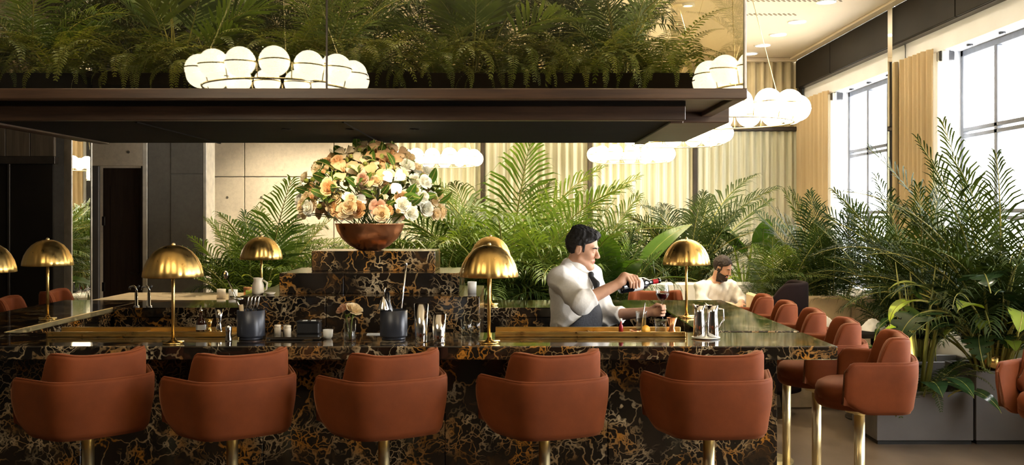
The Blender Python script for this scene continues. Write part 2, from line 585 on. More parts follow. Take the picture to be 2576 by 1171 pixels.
for (x, y, pw, lab) in ((-2.5, 9.0, 230, 'small ceiling lamp added over the left palms'), (-.5, 9.2, 340, 'small ceiling lamp added over the tall middle palm'),
                        (.6, 9.1, 360, 'small ceiling lamp added over the palm behind the bartender'), (1.9, 10.3, 160, 'small ceiling lamp added over the seated man'),
                        (-3.3, 12.75, 260, 'small added ceiling lamp washing the concrete wall, left one'), (-2.4, 12.75, 260, 'small added ceiling lamp washing the concrete wall, right one'),
                        (2.8, 9.2, 90, 'small ceiling lamp added over the tan banquette'), (3.1, 7.2, 60, 'small ceiling lamp added over the cane palm')):
    spot(x, y, pw, lab, 100 if 'washing' in lab else 70)

for i, y in enumerate((8.2, 9.2, 10.2, 11.25, 12.05, 12.8, 13.45)):
    t = thing('ceiling_downlight', 'round recessed ceiling lamp, number %s from the back wall beside the dark beam' %
              ('seven', 'six', 'five', 'four', 'three', 'two', 'one')[i], 'ceiling light', (3.36, y, CEIL), 0, 'recessed ceiling lamps')
    MB().lathe([(0.105, 0.0), (0.105, -0.012), (0.085, -0.012), (0.085, 0.0)], 24, cap=False).build('trim_ring', 'white', t)
    MB().lathe([(0.085, -0.008), (0.001, -0.006)], 24).build('lens', 'downlight', t)

# ---- back wall, concrete field and drapes
wb = struct('wall_back', MB().box(-7.2, 4.9, BACK_Y + 0.05, BACK_Y + 0.3, 0, CEIL), 'concrete', label='pale concrete back wall')
xs = [-5.3, -3.92, -2.61, -1.98]
zs = [0.0, 1.12, 2.32, 3.2, CEIL]
hole = simple('formwork_hole', (0.10, 0.085, 0.06), 0.9)
for i in range(3):
    for j in range(4):
        p = MB().box(xs[i] + 0.006, xs[i + 1] - 0.006, BACK_Y - 0.02, BACK_Y + 0.05, zs[j] + 0.006, zs[j + 1] - 0.006, 0.006).build('concrete_panel', 'concrete', wb)
        for hx in (xs[i] + 0.25, xs[i + 1] - 0.25):
            MB().lathe([(0.018, 0), (0.018, 0.006)], 8).build('tie_hole', hole, p, (hx, BACK_Y - 0.02, zs[j + 1] - 0.3), (math.radians(90), 0, 0))

def pleats(p0, p1, z0, z1, n, amp, seed, phase=0.0):
    """pleated cloth hanging between two points, real thickness by solid fold loop"""
    r = random.Random(seed)
    d = Vector((p1[0] - p0[0], p1[1] - p0[1], 0)); L = d.length; d.normalize()
    nrm = Vector((d.y, -d.x, 0))
    m = n * 8
    ph = [r.uniform(-.3, .3) for _ in range(n + 1)]
    am = [r.uniform(.65, 1.2) for _ in range(n + 1)]
    V, F = [], []
    for side in (0, 1):
        for zi in range(5):
            z = z0 + (z1 - z0) * zi / 4
            for i in range(m + 1):
                u = i / m
                k = int(u * n)
                a = amp * am[k] * math.sin(2 * math.pi * u * n + ph[k] * (1 - zi / 5) + phase)
                q = Vector((p0[0], p0[1], 0)) + d * (u * L) + nrm * (a - side * 0.006)
                V.append((q.x, q.y, z))
    N = m + 1
    for side in (0, 1):
        for zi in range(4):
            for i in range(m):
                a = side * 5 * N + zi * N + i
                q = (a, a + 1, a + 1 + N, a + N)
                F.append(q if side == 0 else q[::-1])
    mb = MB(); mb.add(V, F, 0, True)
    return mb

post_x = [-1.97, -0.43, 1.13, 2.66, 4.18]
names = ['behind the flower bowl', 'behind the tallest middle palm', 'behind the bartender', 'beside the window wall']
for i in range(4):
    a, b = post_x[i] + 0.03, post_x[i + 1] - 0.03
    tag(pleats((a, BACK_Y - 0.09), (b, BACK_Y - 0.09), 0.02, 2.98, 13, 0.03, 40 + i).build('curtain', 'drape'),
        'tall pale green pleated curtain on the back wall ' + names[i], 'curtain', 'lower curtains on the back wall')
    tag(pleats((a, BACK_Y - 0.09), (b, BACK_Y - 0.09), 3.05, CEIL - 0.05, 11, 0.03, 60 + i).build('curtain', 'drape_beige'),
        'short beige pleated curtain under the ceiling ' + names[i], 'curtain', 'upper curtains on the back wall')
for i, x in enumerate(post_x):
    struct('trim_%d' % (i + 1), MB().box(x - 0.028, x + 0.028, BACK_Y - 0.16, BACK_Y, 0, CEIL - 0.05, 0.004), 'dark_metal', label='dark upright post of the back wall')
struct('trim_6', MB().box(post_x[0], post_x[-1], BACK_Y - 0.15, BACK_Y, 2.985, 3.035, 0.004), 'dark_metal', label='dark rail across the curtain wall')

# ---- window wall on the right
WX = 4.25
wr = MB()
wr.box(WX, 4.75, -7.2, 14.3, 3.38, CEIL + 0.15)
wr.box(WX, 4.75, -7.2, 14.3, 0, 0.85)
edges = sorted([14.3, -7.2] + [e for w in WIN for e in w])
for a, b in zip(edges[::2], edges[1::2]):
    wr.box(WX, 4.75, a, b, 0.85, 3.38)
wright = struct('wall_right', wr, 'white', label='white window wall')
for k, (a, b) in enumerate(WIN):
    sp_me = MB().lathe([(0.03, 0.0), (0.03, -0.02), (0.02, -0.02)], 12).mesh('lintel_fixture', 'black')
    for q in (0.2, 0.5, 0.8):
        put('lintel_fixture', sp_me, wright, (WX + 0.1, a + (b - a) * q, 3.38))
    if b > 5:
        MB().box(WX - 0.05, WX + 0.10, b - 0.10, b - 0.02, 3.27, 3.37, 0.01).build('bracket', 'black', wright)
    n = k + 1
    w = MB()
    X0, X1 = WX + 0.20, WX + 0.26
    for (y0, y1, z0, z1) in ((a, a + .05, .85, 3.38), (b - .05, b, .85, 3.38), (a, b, 3.32, 3.38), (a, b, .85, .91)):
        w.box(X0, X1, y0, y1, z0, z1, 0.005)
    wo = struct('window_%d' % n, w, 'grey_metal', label='tall steel framed window')
    ys = [a + .05 + (b - a - .1) * t / 3 for t in range(4)]
    zz = [0.91, 1.76, 2.56, 3.32]
    for y in ys[1:3]:
        MB().box(X0, X1, y - .028, y + .028, .91, 3.32, .004).build('mullion', 'grey_metal', wo)
    for z in zz[1:3]:
        MB().box(X0, X1, a + .05, b - .05, z - .05, z - .012, .004).build('glazing_bar', 'grey_metal', wo)
        MB().box(X0, X1, a + .05, b - .05, z + .012, z + .05, .004).build('glazing_bar', 'grey_metal', wo)
    for i in range(3):
        for j in range(3):
            MB().box(X0 + .025, X0 + .029, ys[i] + .018, ys[i + 1] - .018, zz[j] + (.04 if j else 0), zz[j + 1] - (.04 if j < 2 else 0)).build('pane', 'pane', wo)

# dark beam under the ceiling, clad in bronze sheets
bm_ = struct('trim_7', MB().box(4.16, WX, -7.2, 13.9, 3.6, CEIL), 'dark_metal', label='dark beam along the window wall')
ybe = [13.9, 12.4, 10.35, 8.9, 7.2, 5.5, 3.8, 2.1, 0.4, -1.3, -3, -4.7, -7.1]
for i in range(len(ybe) - 1):
    MB().box(4.13, 4.16, ybe[i + 1] + .008, ybe[i] - .008, 3.605, CEIL - 0.03, .004).build('bronze_sheet', 'smoked', bm_)
# slim mirrored pilaster between the two visible windows
tag(MB().box(4.10, 4.245, 10.30, 10.42, 0, CEIL - 0.03, .004).build('mirror_pilaster', 'mirror'),
    'slim mirrored pilaster between the two right windows', 'pilaster')
# golden drapes drawn back on the piers
cur = [((4.16, 13.90), (4.20, 12.70), 'golden curtain in the corner next to the back wall'),
       ((4.18, 10.25), (4.20, 9.55), 'golden curtain beside the mirrored pilaster')]
for i, (p0, p1, lab) in enumerate(cur):
    tag(pleats(p0, p1, 0.02, 3.42, 7, 0.03, 90 + i).build('curtain', 'drape_gold'), lab, 'curtain', 'golden window curtains')
cur2 = [((4.21, 12.68), (4.22, 12.45), 'narrow curtain end whitened for window light at the far window'),
        ((4.21, 9.52), (4.22, 9.25), 'narrow curtain end whitened for window light at the near window')]
for i, (p0, p1, lab) in enumerate(cur2):  # window-lit ends of the golden curtains put in as whiter cloth
    tag(pleats(p0, p1, 0.9, 3.36, 3, 0.018, 95 + i).build('curtain', 'drape_window_lit'), lab, 'curtain', 'whitened curtain ends')

# ---- other walls
struct('wall_left', MB().box(-7.2, -7.0, -7.2, 14.3, 0, CEIL), 'concrete_dark', label='grey concrete left wall')
struct('wall_front', MB().box(-7.2, 4.9, -7.4, -7.2, 0, CEIL), 'concrete_dark', label='concrete wall behind the viewer')

# ---- left rear corner: column, doorway, mirror, dark glass screen
col = thing('concrete_column', 'grey concrete column with bright metal edges behind the front left lamp', 'column', (-3.88, 11.15, 0))
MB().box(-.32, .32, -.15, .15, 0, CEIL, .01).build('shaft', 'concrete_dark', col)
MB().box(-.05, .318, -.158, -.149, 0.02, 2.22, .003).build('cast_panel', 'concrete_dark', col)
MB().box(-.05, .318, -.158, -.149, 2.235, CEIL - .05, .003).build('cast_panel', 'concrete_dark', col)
MB().box(-.375, -.322, -.16, .15, 0, CEIL, .004).build('edge_strip', 'chrome_trim', col)
MB().box(.322, .36, -.16, .15, 0, CEIL, .004).build('edge_strip', 'chrome_trim', col)
t = MB().box(-4.06, -4.00, 12.75, 12.85, 0, CEIL, .004)
tag(t.build('metal_post', 'chrome_trim'), 'slim bright metal post right of the concrete column', 'post')

dw = MB()
dw.box(-7.0, -5.62, 12.5, 12.7, 0, CEIL).box(-4.80, -4.22, 12.5, 12.7, 0, CEIL).box(-5.62, -4.80, 12.5, 12.7, 2.62, CEIL)
struct('wall_left_back', dw, 'concrete_dark', label='grey wall with the dark doorway')
lint = MB().box(-5.70, -4.78, 12.44, 12.5, 2.40, 3.3, .006).build('lintel_panel', 'concrete')
lint['kind'] = 'structure'; lint['label'] = 'pale concrete lintel panel over the doorway'
for hx in (-5.5, -5.0):
    MB().lathe([(0.02, 0), (0.02, 0.006)], 8).build('tie_hole', hole, lint, (hx, 12.44, 2.58), (math.radians(90), 0, 0))
d1 = struct('door_1', MB().box(-5.40, -4.82, 12.60, 12.65, 0.01, 2.38, .004), 'door_wood', label='dark brown leaf standing in for the unlit room in the left doorway')  # dark leaf stands in for the unlit room beyond the doorway
MB().box(-5.62, -5.40, 12.47, 12.52, 0.0, 2.40, .006).build('door_frame', 'grey_box', d1)
MB().box(-4.85, -4.80, 12.47, 12.52, 0.0, 2.40, .006).build('door_frame', 'dark_metal', d1)
MB().box(-5.30, -4.92, 12.595, 12.602, 0.25, 2.15, .004).build('door_panel', 'door_wood', d1)
for z in (0.75, 1.62):
    MB().box(-5.41, -5.37, 12.585, 12.60, z, z + .12, .004).build('hinge', 'dark_metal', d1)
MB().tube([(-4.92, 12.60, 1.0), (-4.92, 12.55, 1.0), (-5.02, 12.55, 1.0)], .01).build('door_handle', 'dark_metal', d1)

mc = thing('mirror_column', 'narrow mirrored column reflecting palms, left of the doorway', 'column', (-4.57, 10.05, 0), math.radians(57.8))
MB().box(-.105, .105, -.06, .06, 0, CEIL, .004).build('mirror_face', 'mirror', mc)
MB().box(-.122, -.105, -.07, .06, 0, CEIL, .003).build('edge_strip', 'chrome_trim', mc)
MB().box(.105, .122, -.07, .06, 0, CEIL, .003).build('edge_strip', 'chrome_trim', mc)

sc_ = thing('glass_screen', 'dark smoked glass screen with board clad top at far left', 'screen', (-5.8, 9.85, 0))
xx = [-1.18, -.52, .14, .62, 1.08]
for i in range(4):
    MB().box(xx[i] + .012, xx[i + 1] - .012, -.012, .012, 0.05, 2.28, .003).build('glass_panel', 'smoked', sc_)
    MB().box(xx[i] - .012, xx[i] + .012, -.03, .03, 0, 2.32, .003).build('upright', 'dark_metal', sc_)
MB().box(-1.2, 1.1, -.04, .04, 2.28, 2.36, .004).build('head_rail', 'dark_metal', sc_)
for i in range(9):
    x = -1.18 + i * .252
    MB().box(x + .003, x + .249, -.02, .02, 2.36, CEIL, .004).build('board', 'wall_wood', sc_)

# ================================================================== THE BAR
TOP = 1.10
TH = 0.068
FY0, FY1 = 4.70, 5.26          # front worktop
RX0, RX1 = 1.05, 1.605         # right worktop
LX0, LX1 = -3.42, -2.80        # left worktop
BY0, BY1 = 6.68, 7.30          # rear worktop
def worktop(x0, x1, y0, y1, lab):
    return tag(MB().box(x0, x1, y0, y1, TOP - TH, TOP, .005).build('bar_worktop', 'marble_top'), lab, 'bar top', 'marble worktops of the island bar')
worktop(LX0, RX1, FY0, FY1, 'long polished black and gold marble bar top behind the five front stools')
worktop(RX0, RX1, FY1 + .07, BY1, 'marble bar top on the right side of the island, along the row of side stools')
lwt = worktop(LX0, LX1, FY1 + .002, BY1, 'marble bar top on the left side of the island carrying two brass lamps')
MB().box(LX1 - .004, LX1 + .010, FY1 + .004, BY0 - .004, TOP - .030, TOP + .003, .003).build('edge_strip', 'brass_pale', lwt)
worktop(LX1 + .002, RX0 - .002, BY0, BY1, 'rear marble bar top of the island behind the bartender')
tag(MB().box(RX0, RX1 - .03, FY1 + .004, FY1 + .066, TOP - TH, TOP - .012, .003).build('joint_strip', 'black'), 'black metal joint strip between front and right bar tops', 'strip')

bb = thing('bar_cladding', 'black and gold veined marble front of the bar behind the stools', 'bar front', (0, 0, 0))
fx = [-3.2, -2.25, -1.30, -0.35, 0.50, 1.385]
for i in range(5):
    MB().box(fx[i] + .0015, fx[i + 1] - .0015, 4.98, 5.05, 0.0, TOP - TH, .003).build('marble_slab', 'marble', bb)
rb = thing('bar_cladding', 'marble clad right flank of the bar beside the side stools', 'bar front', (0, 0, 0))
ry = [5.055, 5.8, 6.5, 7.2]
for i in range(3):
    MB().box(1.315, 1.385, ry[i] + .0015, ry[i + 1] - .0015, 0, TOP - TH, .003).build('marble_slab', 'marble', rb)
lb = thing('bar_cladding', 'marble clad left flank of the bar under the left lamps', 'bar front', (0, 0, 0))
for i in range(3):
    MB().box(-3.2, -3.13, ry[i] + .0015, ry[i + 1] - .0015, 0, TOP - TH, .003).build('marble_slab', 'marble', lb)
bk = thing('bar_cladding', 'marble clad rear of the island bar', 'bar front', (0, 0, 0))
for i in range(5):
    MB().box(fx[i] + .075, fx[i + 1] - .0015, 7.13, 7.20, 0, TOP - TH, .003).build('marble_slab', 'marble', bk)
# inner aprons and dark working counters
ap = thing('rear_counter_apron', 'marble apron and black cabinets under the rear bar top', 'cabinet', (0, 0, 0))
MB().box(LX1 + .01, RX0 - .01, BY0 + .01, BY0 + .05, TOP - .19, TOP - TH, .003).build('apron', 'marble', ap)
for i in range(4):
    x = LX1 + .02 + i * .953
    MB().box(x + .004, x + .949, BY0 + .03, BY0 + .4, 0.0, TOP - .20, .004).build('door', 'black', ap)
ua = thing('left_counter_apron', 'dark veined inner apron under the left bar top', 'cabinet', (0, 0, 0))
MB().box(LX1 - .05, LX1 - .01, FY1 + .03, BY0, TOP - .14, TOP - TH, .003).build('apron', 'marble', ua)
MB().box(LX1 - .4, LX1 - .03, FY1 + .03, BY0, 0, TOP - .15, .004).build('body', 'slate', ua)
ub = thing('right_counter_apron', 'dark inner cabinet under the right bar top', 'cabinet', (0, 0, 0))
MB().box(RX0 + .01, RX0 + .05, FY1 + .08, BY0, TOP - .14, TOP - TH, .003).build('apron', 'marble', ub)
MB().box(RX0 + .03, RX0 + .25, FY1 + .08, BY0, 0, TOP - .15, .004).build('body', 'black', ub)
uw = thing('work_station', 'black steel bartender work station behind the front bar top', 'work table', (0, 0, 0))
MB().box(-2.7, 0.95, FY1 + .005, FY1 + .20, 0.80, 0.86, .004).build('top', 'black', uw)
MB().box(-2.7, 0.95, FY1 + .01, FY1 + .18, 0.0, 0.80, .004).build('body', 'black', uw)

# brass rails let into the front top
for (x0, x1, lab) in ((-2.46, -1.49, 'long brass rail tray on the bar top at the front left lamp'),
                      (-0.09, 0.92, 'long brass rail tray on the bar top in front of the bartender')):
    t = thing('brass_rail_tray', lab, 'tray', (0, 0, TOP))
    MB().box(x0, x1, 5.05, 5.22, 0.0, 0.012, .003).build('tray_floor', 'brass_satin', t)
    MB().box(x0, x1, 5.05, 5.062, 0.012, 0.028, .002).build('tray_lip', 'brass_satin', t)
    MB().box(x0, x1, 5.208, 5.22, 0.012, 0.036, .002).build('tray_lip', 'brass_satin', t)
    MB().box((x0 + x1) / 2 - .004, (x0 + x1) / 2 + .004, 5.062, 5.208, 0.012, 0.02).build('divider', 'brass_satin', t)

# stepped marble plinth in the middle of the island
pl = thing('marble_plinth', 'three stepped black and gold marble plinth under the copper bowl', 'plinth', (0, 0, 0))
for (x0, x1, y0, y1, z0, z1) in ((-1.60, -.19, 5.60, 6.50, 0, 1.27), (-1.415, -.32, 5.80, 6.45, 1.27, 1.395), (-1.26, -.483, 6.0, 6.42, 1.395, 1.522)):
    n = 2 if z1 < 1.5 else 1
    xm = x0 + (x1 - x0) * .36
    if n == 2:
        MB().box(x0, xm - .001, y0, y1, z0, z1, .004).build('tier_block', 'marble', pl)
        MB().box(xm + .001, x1, y0, y1, z0, z1, .004).build('tier_block', 'marble', pl)
    else:
        MB().box(x0, x1, y0, y1, z0, z1, .004).build('tier_block', 'marble', pl)

# ================================================================== HANGING CANOPY
ca = thing('hanging_canopy', 'dark walnut canopy with tinted glass hanging over the bar, full of ferns', 'canopy', (0, 0, 0))
AX0, AX1 = -3.15, 1.16
MB().box(AX0, AX1, 4.70, 4.76, 2.320, 2.372, .004).build('front_fascia', 'walnut', ca)
MB().box(AX0, AX1, 4.76, 5.55, 2.345, 2.372, .003).build('shelf_board', 'walnut', ca)
MB().box(AX1 - .06, AX1, 4.76, 5.55, 2.320, 2.345, .003).build('side_fascia', 'walnut', ca)
MB().box(-2.83, .91, 5.00, 5.07, 2.245, 2.320, .004).build('inner_fascia', 'walnut', ca)
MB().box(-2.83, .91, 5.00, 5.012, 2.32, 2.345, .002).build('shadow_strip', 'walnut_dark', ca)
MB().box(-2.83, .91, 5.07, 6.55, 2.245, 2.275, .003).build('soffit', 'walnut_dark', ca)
MB().box(.84, .91, 5.07, 6.55, 2.235, 2.285, .003).build('soffit_edge', 'walnut', ca)
MB().box(-2.83, -2.76, 5.07, 6.55, 2.235, 2.285, .003).build('soffit_edge', 'walnut', ca)
MB().box(-3.15, 1.265, 5.55, 6.95, 2.285, 2.44, .005).build('rear_box', 'walnut', ca)
MB().box(-3.15, 1.265, 5.535, 5.55, 2.395, 2.41, .002).build('bead', 'walnut', ca)
for x in (-2.0, -0.9):
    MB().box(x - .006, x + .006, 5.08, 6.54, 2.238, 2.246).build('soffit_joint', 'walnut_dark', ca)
GT = 3.45
gl1 = MB().box(AX0 + .02, -0.920, 4.722, 4.730, 0, GT - 2.372).build('glass_pane', 'canopy_glass', ca, (0, 0, 2.372))
gl2 = MB().box(-0.914, AX1 - .012, -.004, .004, 0, GT - 2.372).build('glass_pane', 'canopy_glass', ca, (0, 4.726, 2.372), (math.radians(-0.28), 0, 0))
MB().box(AX1 - .012, AX1 - .004, 4.74, 6.9, 2.372, GT).build('glass_pane', 'canopy_glass', ca)
MB().box(AX0 + .01, AX0 + .018, 4.74, 6.9, 2.372, GT).build('glass_pane', 'canopy_glass', ca)
MB().box(AX1 - .014, AX1 - .002, 4.71, 4.735, 2.372, GT, .002).build('glass_edge_trim', 'chrome_trim', ca)
MB().box(-.921, -.913, 4.716, 4.738, 2.325, GT, .001).build('glass_edge_trim', 'dark_metal', ca)
MB().box(AX0, AX1, 4.70, 4.76, GT, GT + .06, .004).build('top_rail', 'walnut', ca)
MB().box(AX0, AX1, 6.88, 6.95, GT, GT + .06, .004).build('top_rail', 'walnut', ca)
for x in (AX0 + .05, -0.9, AX1 - .05):
    for y in (4.73, 6.91):
        MB().box(x - .012, x + .012, y - .012, y + .012, GT + .06, CEIL).build('hanger', 'dark_metal', ca)
for i, x in enumerate((-1.30, -.93, -.56)):  # recessed lamps added only to brighten the flowers
    t = thing('added_soffit_lamp', 'small recessed lamp added in the canopy soffit to brighten the flowers, %s of three' % ('left', 'middle', 'right')[i], 'ceiling light', (x, 5.50, 2.245), 0, 'added soffit lamps')
    MB().lathe([(.030, 0), (.030, -.004), (.024, -.004), (.024, .0)], 16, cap=False).build('trim_ring', 'walnut_dark', t)
    ld = bpy.data.lights.new('added_soffit_beam', 'SPOT')
    ld.energy = 15; ld.color = (1.0, .86, .64); ld.spot_size = math.radians(80); ld.spot_blend = .7; ld.shadow_soft_size = .02
    lo = bpy.data.objects.new('added_soffit_beam', ld); COL.objects.link(lo)
    lo.location = (0, 0, -.012); lo.rotation_euler = (math.radians(52), 0, 0); lo.parent = t
tro = []
for i in range(5):
    x0 = -3.0 + i * .80
    t = thing('planter_trough', 'dark wooden planter trough on the canopy shelf, %s from the right' % ('fifth', 'fourth', 'third', 'second', 'first')[i], 'planter', (x0 + .39, 5.14, 2.372), 0, 'front troughs on the canopy')
    for (a, b, c, d) in ((-.385, .385, -.15, -.13), (-.385, .385, .13, .15), (-.385, -.365, -.13, .13), (.365, .385, -.13, .13)):
        MB().box(a, b, c, d, 0, .12, .003).build('side_board', 'walnut_dark', t)
    MB().box(-.365, .365, -.13, .13, .07, .10).build('soil', 'soil', t)
    tro.append(t)
for i in range(4):
    x0 = -3.05 + i * 1.02
    t = thing('planter_trough', 'dark wooden planter trough at the back of the canopy, %s from the right' % ('fourth', 'third', 'second', 'first')[i], 'planter', (x0 + .5, 6.2, 2.44), 0, 'rear troughs on the canopy')
    for (a, b, c, d) in ((-.49, .49, -.3, -.28), (-.49, .49, .28, .3), (-.49, -.47, -.28, .28), (.47, .49, -.28, .28)):
        MB().box(a, b, c, d, 0, .2, .003).build('side_board', 'walnut_dark', t)
    MB().box(-.47, .47, -.28, .28, .14, .17).build('soil', 'soil', t)

# ================================================================== STOOLS
def arc_band(phi0, phi1, n, prof_fn):
    """sweep a closed (r,z) loop around the z axis; phi=0 is the back (-y)"""
    mb = MB(); V, F = [], []
    m = None
    for i in range(n + 1):
        ph = phi0 + (phi1 - phi0) * i / n
        pr = prof_fn(ph)
        m = len(pr)
        for (r, z) in pr:
            V.append((r * math.sin(ph), -r * math.cos(ph), z))
    for i in range(n):
        for k in range(m):
            l = (k + 1) % m
            F.append((i * m + k, i * m + l, (i + 1) * m + l, (i + 1) * m + k))
    F.append(tuple(range(m))[::-1]); F.append(tuple(n * m + k for k in range(m)))
    mb.add(V, F, 0, True)
    return mb

def sm(a, b, x):
    t = max(0.0, min(1.0, (x - a) / (b - a))); return t * t * (3 - 2 * t)

def rounded(r0, r1, z0, z1, rt, taper=0.0):
    """closed loop: outer wall r1, inner wall r0, lip radius rt at the top"""
    L = []
    ro = lambda z: r1 - taper * (1 - sm(z0, z0 + (z1 - z0) * .9, z)) ** 1.6
    nz = 7
    rbm = .030
    L.append((r0, z0)); L.append((ro(z0) - rbm, z0))
    for i in range(1, 4):
        a = math.pi / 2 * i / 4
        L.append((ro(z0 + rbm * (1 - math.cos(a))) - rbm * (1 - math.sin(a)), z0 + rbm * (1 - math.cos(a))))
    for i in range(nz):
        z = z0 + rbm + (z1 - rt - z0 - rbm) * i / (nz - 1)
        L.append((ro(z), z))
    for i in range(1, 5):
        a = math.pi / 2 * i / 4
        L.append((r1 - rt + rt * math.cos(a), z1 - rt + rt * math.sin(a)))
    for i in range(0, 4):
        a = math.pi / 2 * i / 3
        L.append((r0 + rt - rt * math.sin(a), z1 - rt + rt * math.cos(a)))
    return L

def plan(s, d=0.0):
    """horseshoe plan of the tub: flat back, tight corners, arms that flare outwards; d = offset outwards"""
    sg = 1 if s >= 0 else -1
    u = abs(s); A, RC, TURN = .140, .138, math.radians(74)
    if u < A:
        x, y, h = u, -.270 - .012 * math.cos(u / A * math.pi / 2) + .0, 0.0
        y = -.282 + .012 * (u / A) ** 2; h = .2 * u / A
    else:
        h0 = .2
        q = min((u - A) / RC, TURN - h0)
        x = A + RC * (math.sin(h0 + q) - math.sin(h0)); y = -.270 + RC * (math.cos(h0) - math.cos(h0 + q)); h = h0 + q
        e = u - A - RC * (TURN - h0)
        if e > 0:
            x += e * math.cos(TURN); y += e * math.sin(TURN)
    nx, ny = math.sin(h), -math.cos(h)
    return sg * (x + nx * d), y + ny * d

def plan_band(S, n, prof_fn):
    V, F = [], []; m = 0
    for i in range(n + 1):
        s = -S + 2 * S * i / n
        pr = prof_fn(s); m = len(pr)
        for (d, z) in pr:
            x, y = plan(s, d); V.append((x, y, z))
    for i in range(n):
        for k in range(m):
            l = (k + 1) % m
            F.append((i * m + k, i * m + l, (i + 1) * m + l, (i + 1) * m + k))
    F.append(tuple(range(m))[::-1]); F.append(tuple(n * m + k for k in range(m)))
    return MB().add(V, F, 0, True)

def make_stool(label, group):
    t = thing('bar_stool', label, 'bar stool', (0, 0, 0), 0, group)
    SM = .560
    def top(s):
        return 1.012 - .045 * sm(.92, 1.0, abs(s) / SM) ** 1.4
    def shell(s):
        q = abs(s) / SM
        e = .010 * sm(.93, 1, q)
        return rounded(-.036 + e, 0 - e, .748 + .05 * sm(.70, 1, q) ** 2, top(s), .017, .024)
    plan_band(SM, 72, shell).build('tub_shell', 'velvet', t)
    pts = [(*plan(-SM * .985 + 2 * SM * .985 * i / 60, -.010), top(-SM * .985 + 2 * SM * .985 * i / 60) - .003) for i in range(61)]
    MB().tube(pts, .0055, 6).build('piping', 'velvet', t)
    SB = .415
    def back(s):
        q = abs(s) / SB
        zt = 1.118 + .014 * sm(.15, .6, q) - .20 * sm(.70, 1.0, q) ** 1.8
        th = .058 * (1 - .45 * sm(.85, 1, q))
        return rounded(-.038 - th, -.038, .86, max(zt, .93), .022, 0)
    plan_band(SB, 56, back).build('back_cushion', 'velvet', t)
    pts = []
    for i in range(41):
        s = -SB * .93 + 2 * SB * .93 * i / 40; q = abs(s) / SB
        pts.append((*plan(s, -.048), 1.118 + .014 * sm(.15, .6, q) - .20 * sm(.70, 1.0, q) ** 1.8 - .003))
    MB().tube(pts, .005, 6).build('piping', 'velvet', t)
    sq = lambda a, z: 1 + .07 * math.sin(2 * a) ** 2
    MB().lathe([(.0001, .89), (.12, .888), (.18, .880), (.212, .862), (.222, .84), (.218, .80), (.19, .79)], 40, mod=sq).build('seat_cushion', 'velvet', t)
    MB().lathe([(.215, .84), (.226, .81), (.224, .775), (.212, .755), (.18, .748), (.0001, .748)], 40).build('seat_base', 'velvet', t)
    MB().lathe([(.027, .02), (.027, .70)], 24).build('post', 'brass_pale', t)
    MB().lathe([(.07, .715), (.07, .745)], 24).build('mount_plate', 'brass_pale', t)
    MB().lathe([(.027, .70), (.05, .715)], 24).build('mount_collar', 'brass_pale', t)
    MB().lathe([(.22, 0), (.22, .010), (.21, .016), (.045, .022), (.034, .05)], 40).build('base_plate', 'brass_pale', t)
    return t

fs = [(-1.985, 42), (-1.31, 35), (-.60, 29), (.152, 21), (.922, 4)]
flab = ['terracotta velvet tub stool at far left of the front row', 'second terracotta tub stool from the left in the front row',
        'middle terracotta tub stool of the front row', 'fourth terracotta tub stool from the left in the front row',
        'rightmost terracotta tub stool of the front row, in front of the bartender side']
st0 = make_stool(flab[0], 'front row of bar stools')
st0.location = (fs[0][0], 4.47, 0); st0.rotation_euler = (0, 0, math.radians(fs[0][1]))
for i in range(1, 5):
    copy_tree(st0, flab[i], (fs[i][0], 4.47, 0), math.radians(fs[i][1]), 'front row of bar stools')
ss = [(1.82, 5.00, 74, 'terracotta tub stool turned outwards at the right front corner of the bar'),
      (1.80, 5.64, 78, 'second side stool from the front along the right flank'),
      (1.79, 6.22, 78, 'third side stool from the front along the right flank'),
      (1.78, 6.80, 78, 'fourth side stool from the front along the right flank'),
      (1.77, 7.38, 78, 'farthest side stool along the right flank, by the dark wing chair')]
for x, y, r, lab in ss:
    copy_tree(st0, lab, (x, y, 0), math.radians(r), 'side row of bar stools')
copy_tree(st0, 'terracotta tub stool cut off by the right picture edge before the planters', (2.70, 4.62, 0), math.radians(140), 'loose stools')
copy_tree(st0, 'terracotta tub stool behind the rear bar top, beyond the poured wine', (1.16, 7.72, 0), math.radians(172), 'rear row of bar stools')
copy_tree(st0, 'nearer of two terracotta stools beyond the left bar top', (-3.64, 7.20, 0), math.radians(-80), 'left row of bar stools')
copy_tree(st0, 'farther of two terracotta stools beyond the left bar top, by the mirrored column', (-3.62, 7.90, 0), math.radians(-85), 'left row of bar stools')

# ================================================================== BRASS LAMPS
def make_lamp(label):
    t = thing('table_lamp', label, 'table lamp', (0, 0, 0), 0, 'fluted brass lamps on the bar')
    NF = 20
    def fl(a, z):
        k = sm(.50, .36, z)
        return 1 + .013 * k * (abs(math.sin(a * NF / 2)) - .5) * 2
    out = [(.0005, .497), (.03, .494), (.062, .483), (.092, .462), (.117, .432), (.134, .398), (.144, .362), (.147, .338)]
    inn = [(r - .003 if r > .01 else r, z - .003) for r, z in out[::-1]]
    MB().lathe(out + inn, 144, mod=fl, cap=False).build('fluted_shade', 'brass_satin', t)
    MB().lathe([(.0085, .012), (.0085, .44)], 16).build('stem', 'brass_satin', t)
    MB().lathe([(.012, .495), (.010, .503), (.006, .508), (.0005, .511)], 12).build('finial', 'brass_pale', t)
    MB().lathe([(.050, 0), (.050, .007), (.030, .011), (.014, .018), (.010, .03)], 32).build('foot', 'brass', t)
    MB().tube([(-.055, 0, .012), (.055, 0, .012)], .005, 8).build('cross_bar', 'brass_pale', t)
    MB().sphere((0, 0, .40), .022, 12, 8).build('bulb', 'white_china', t)
    return t
RAILZ = TOP
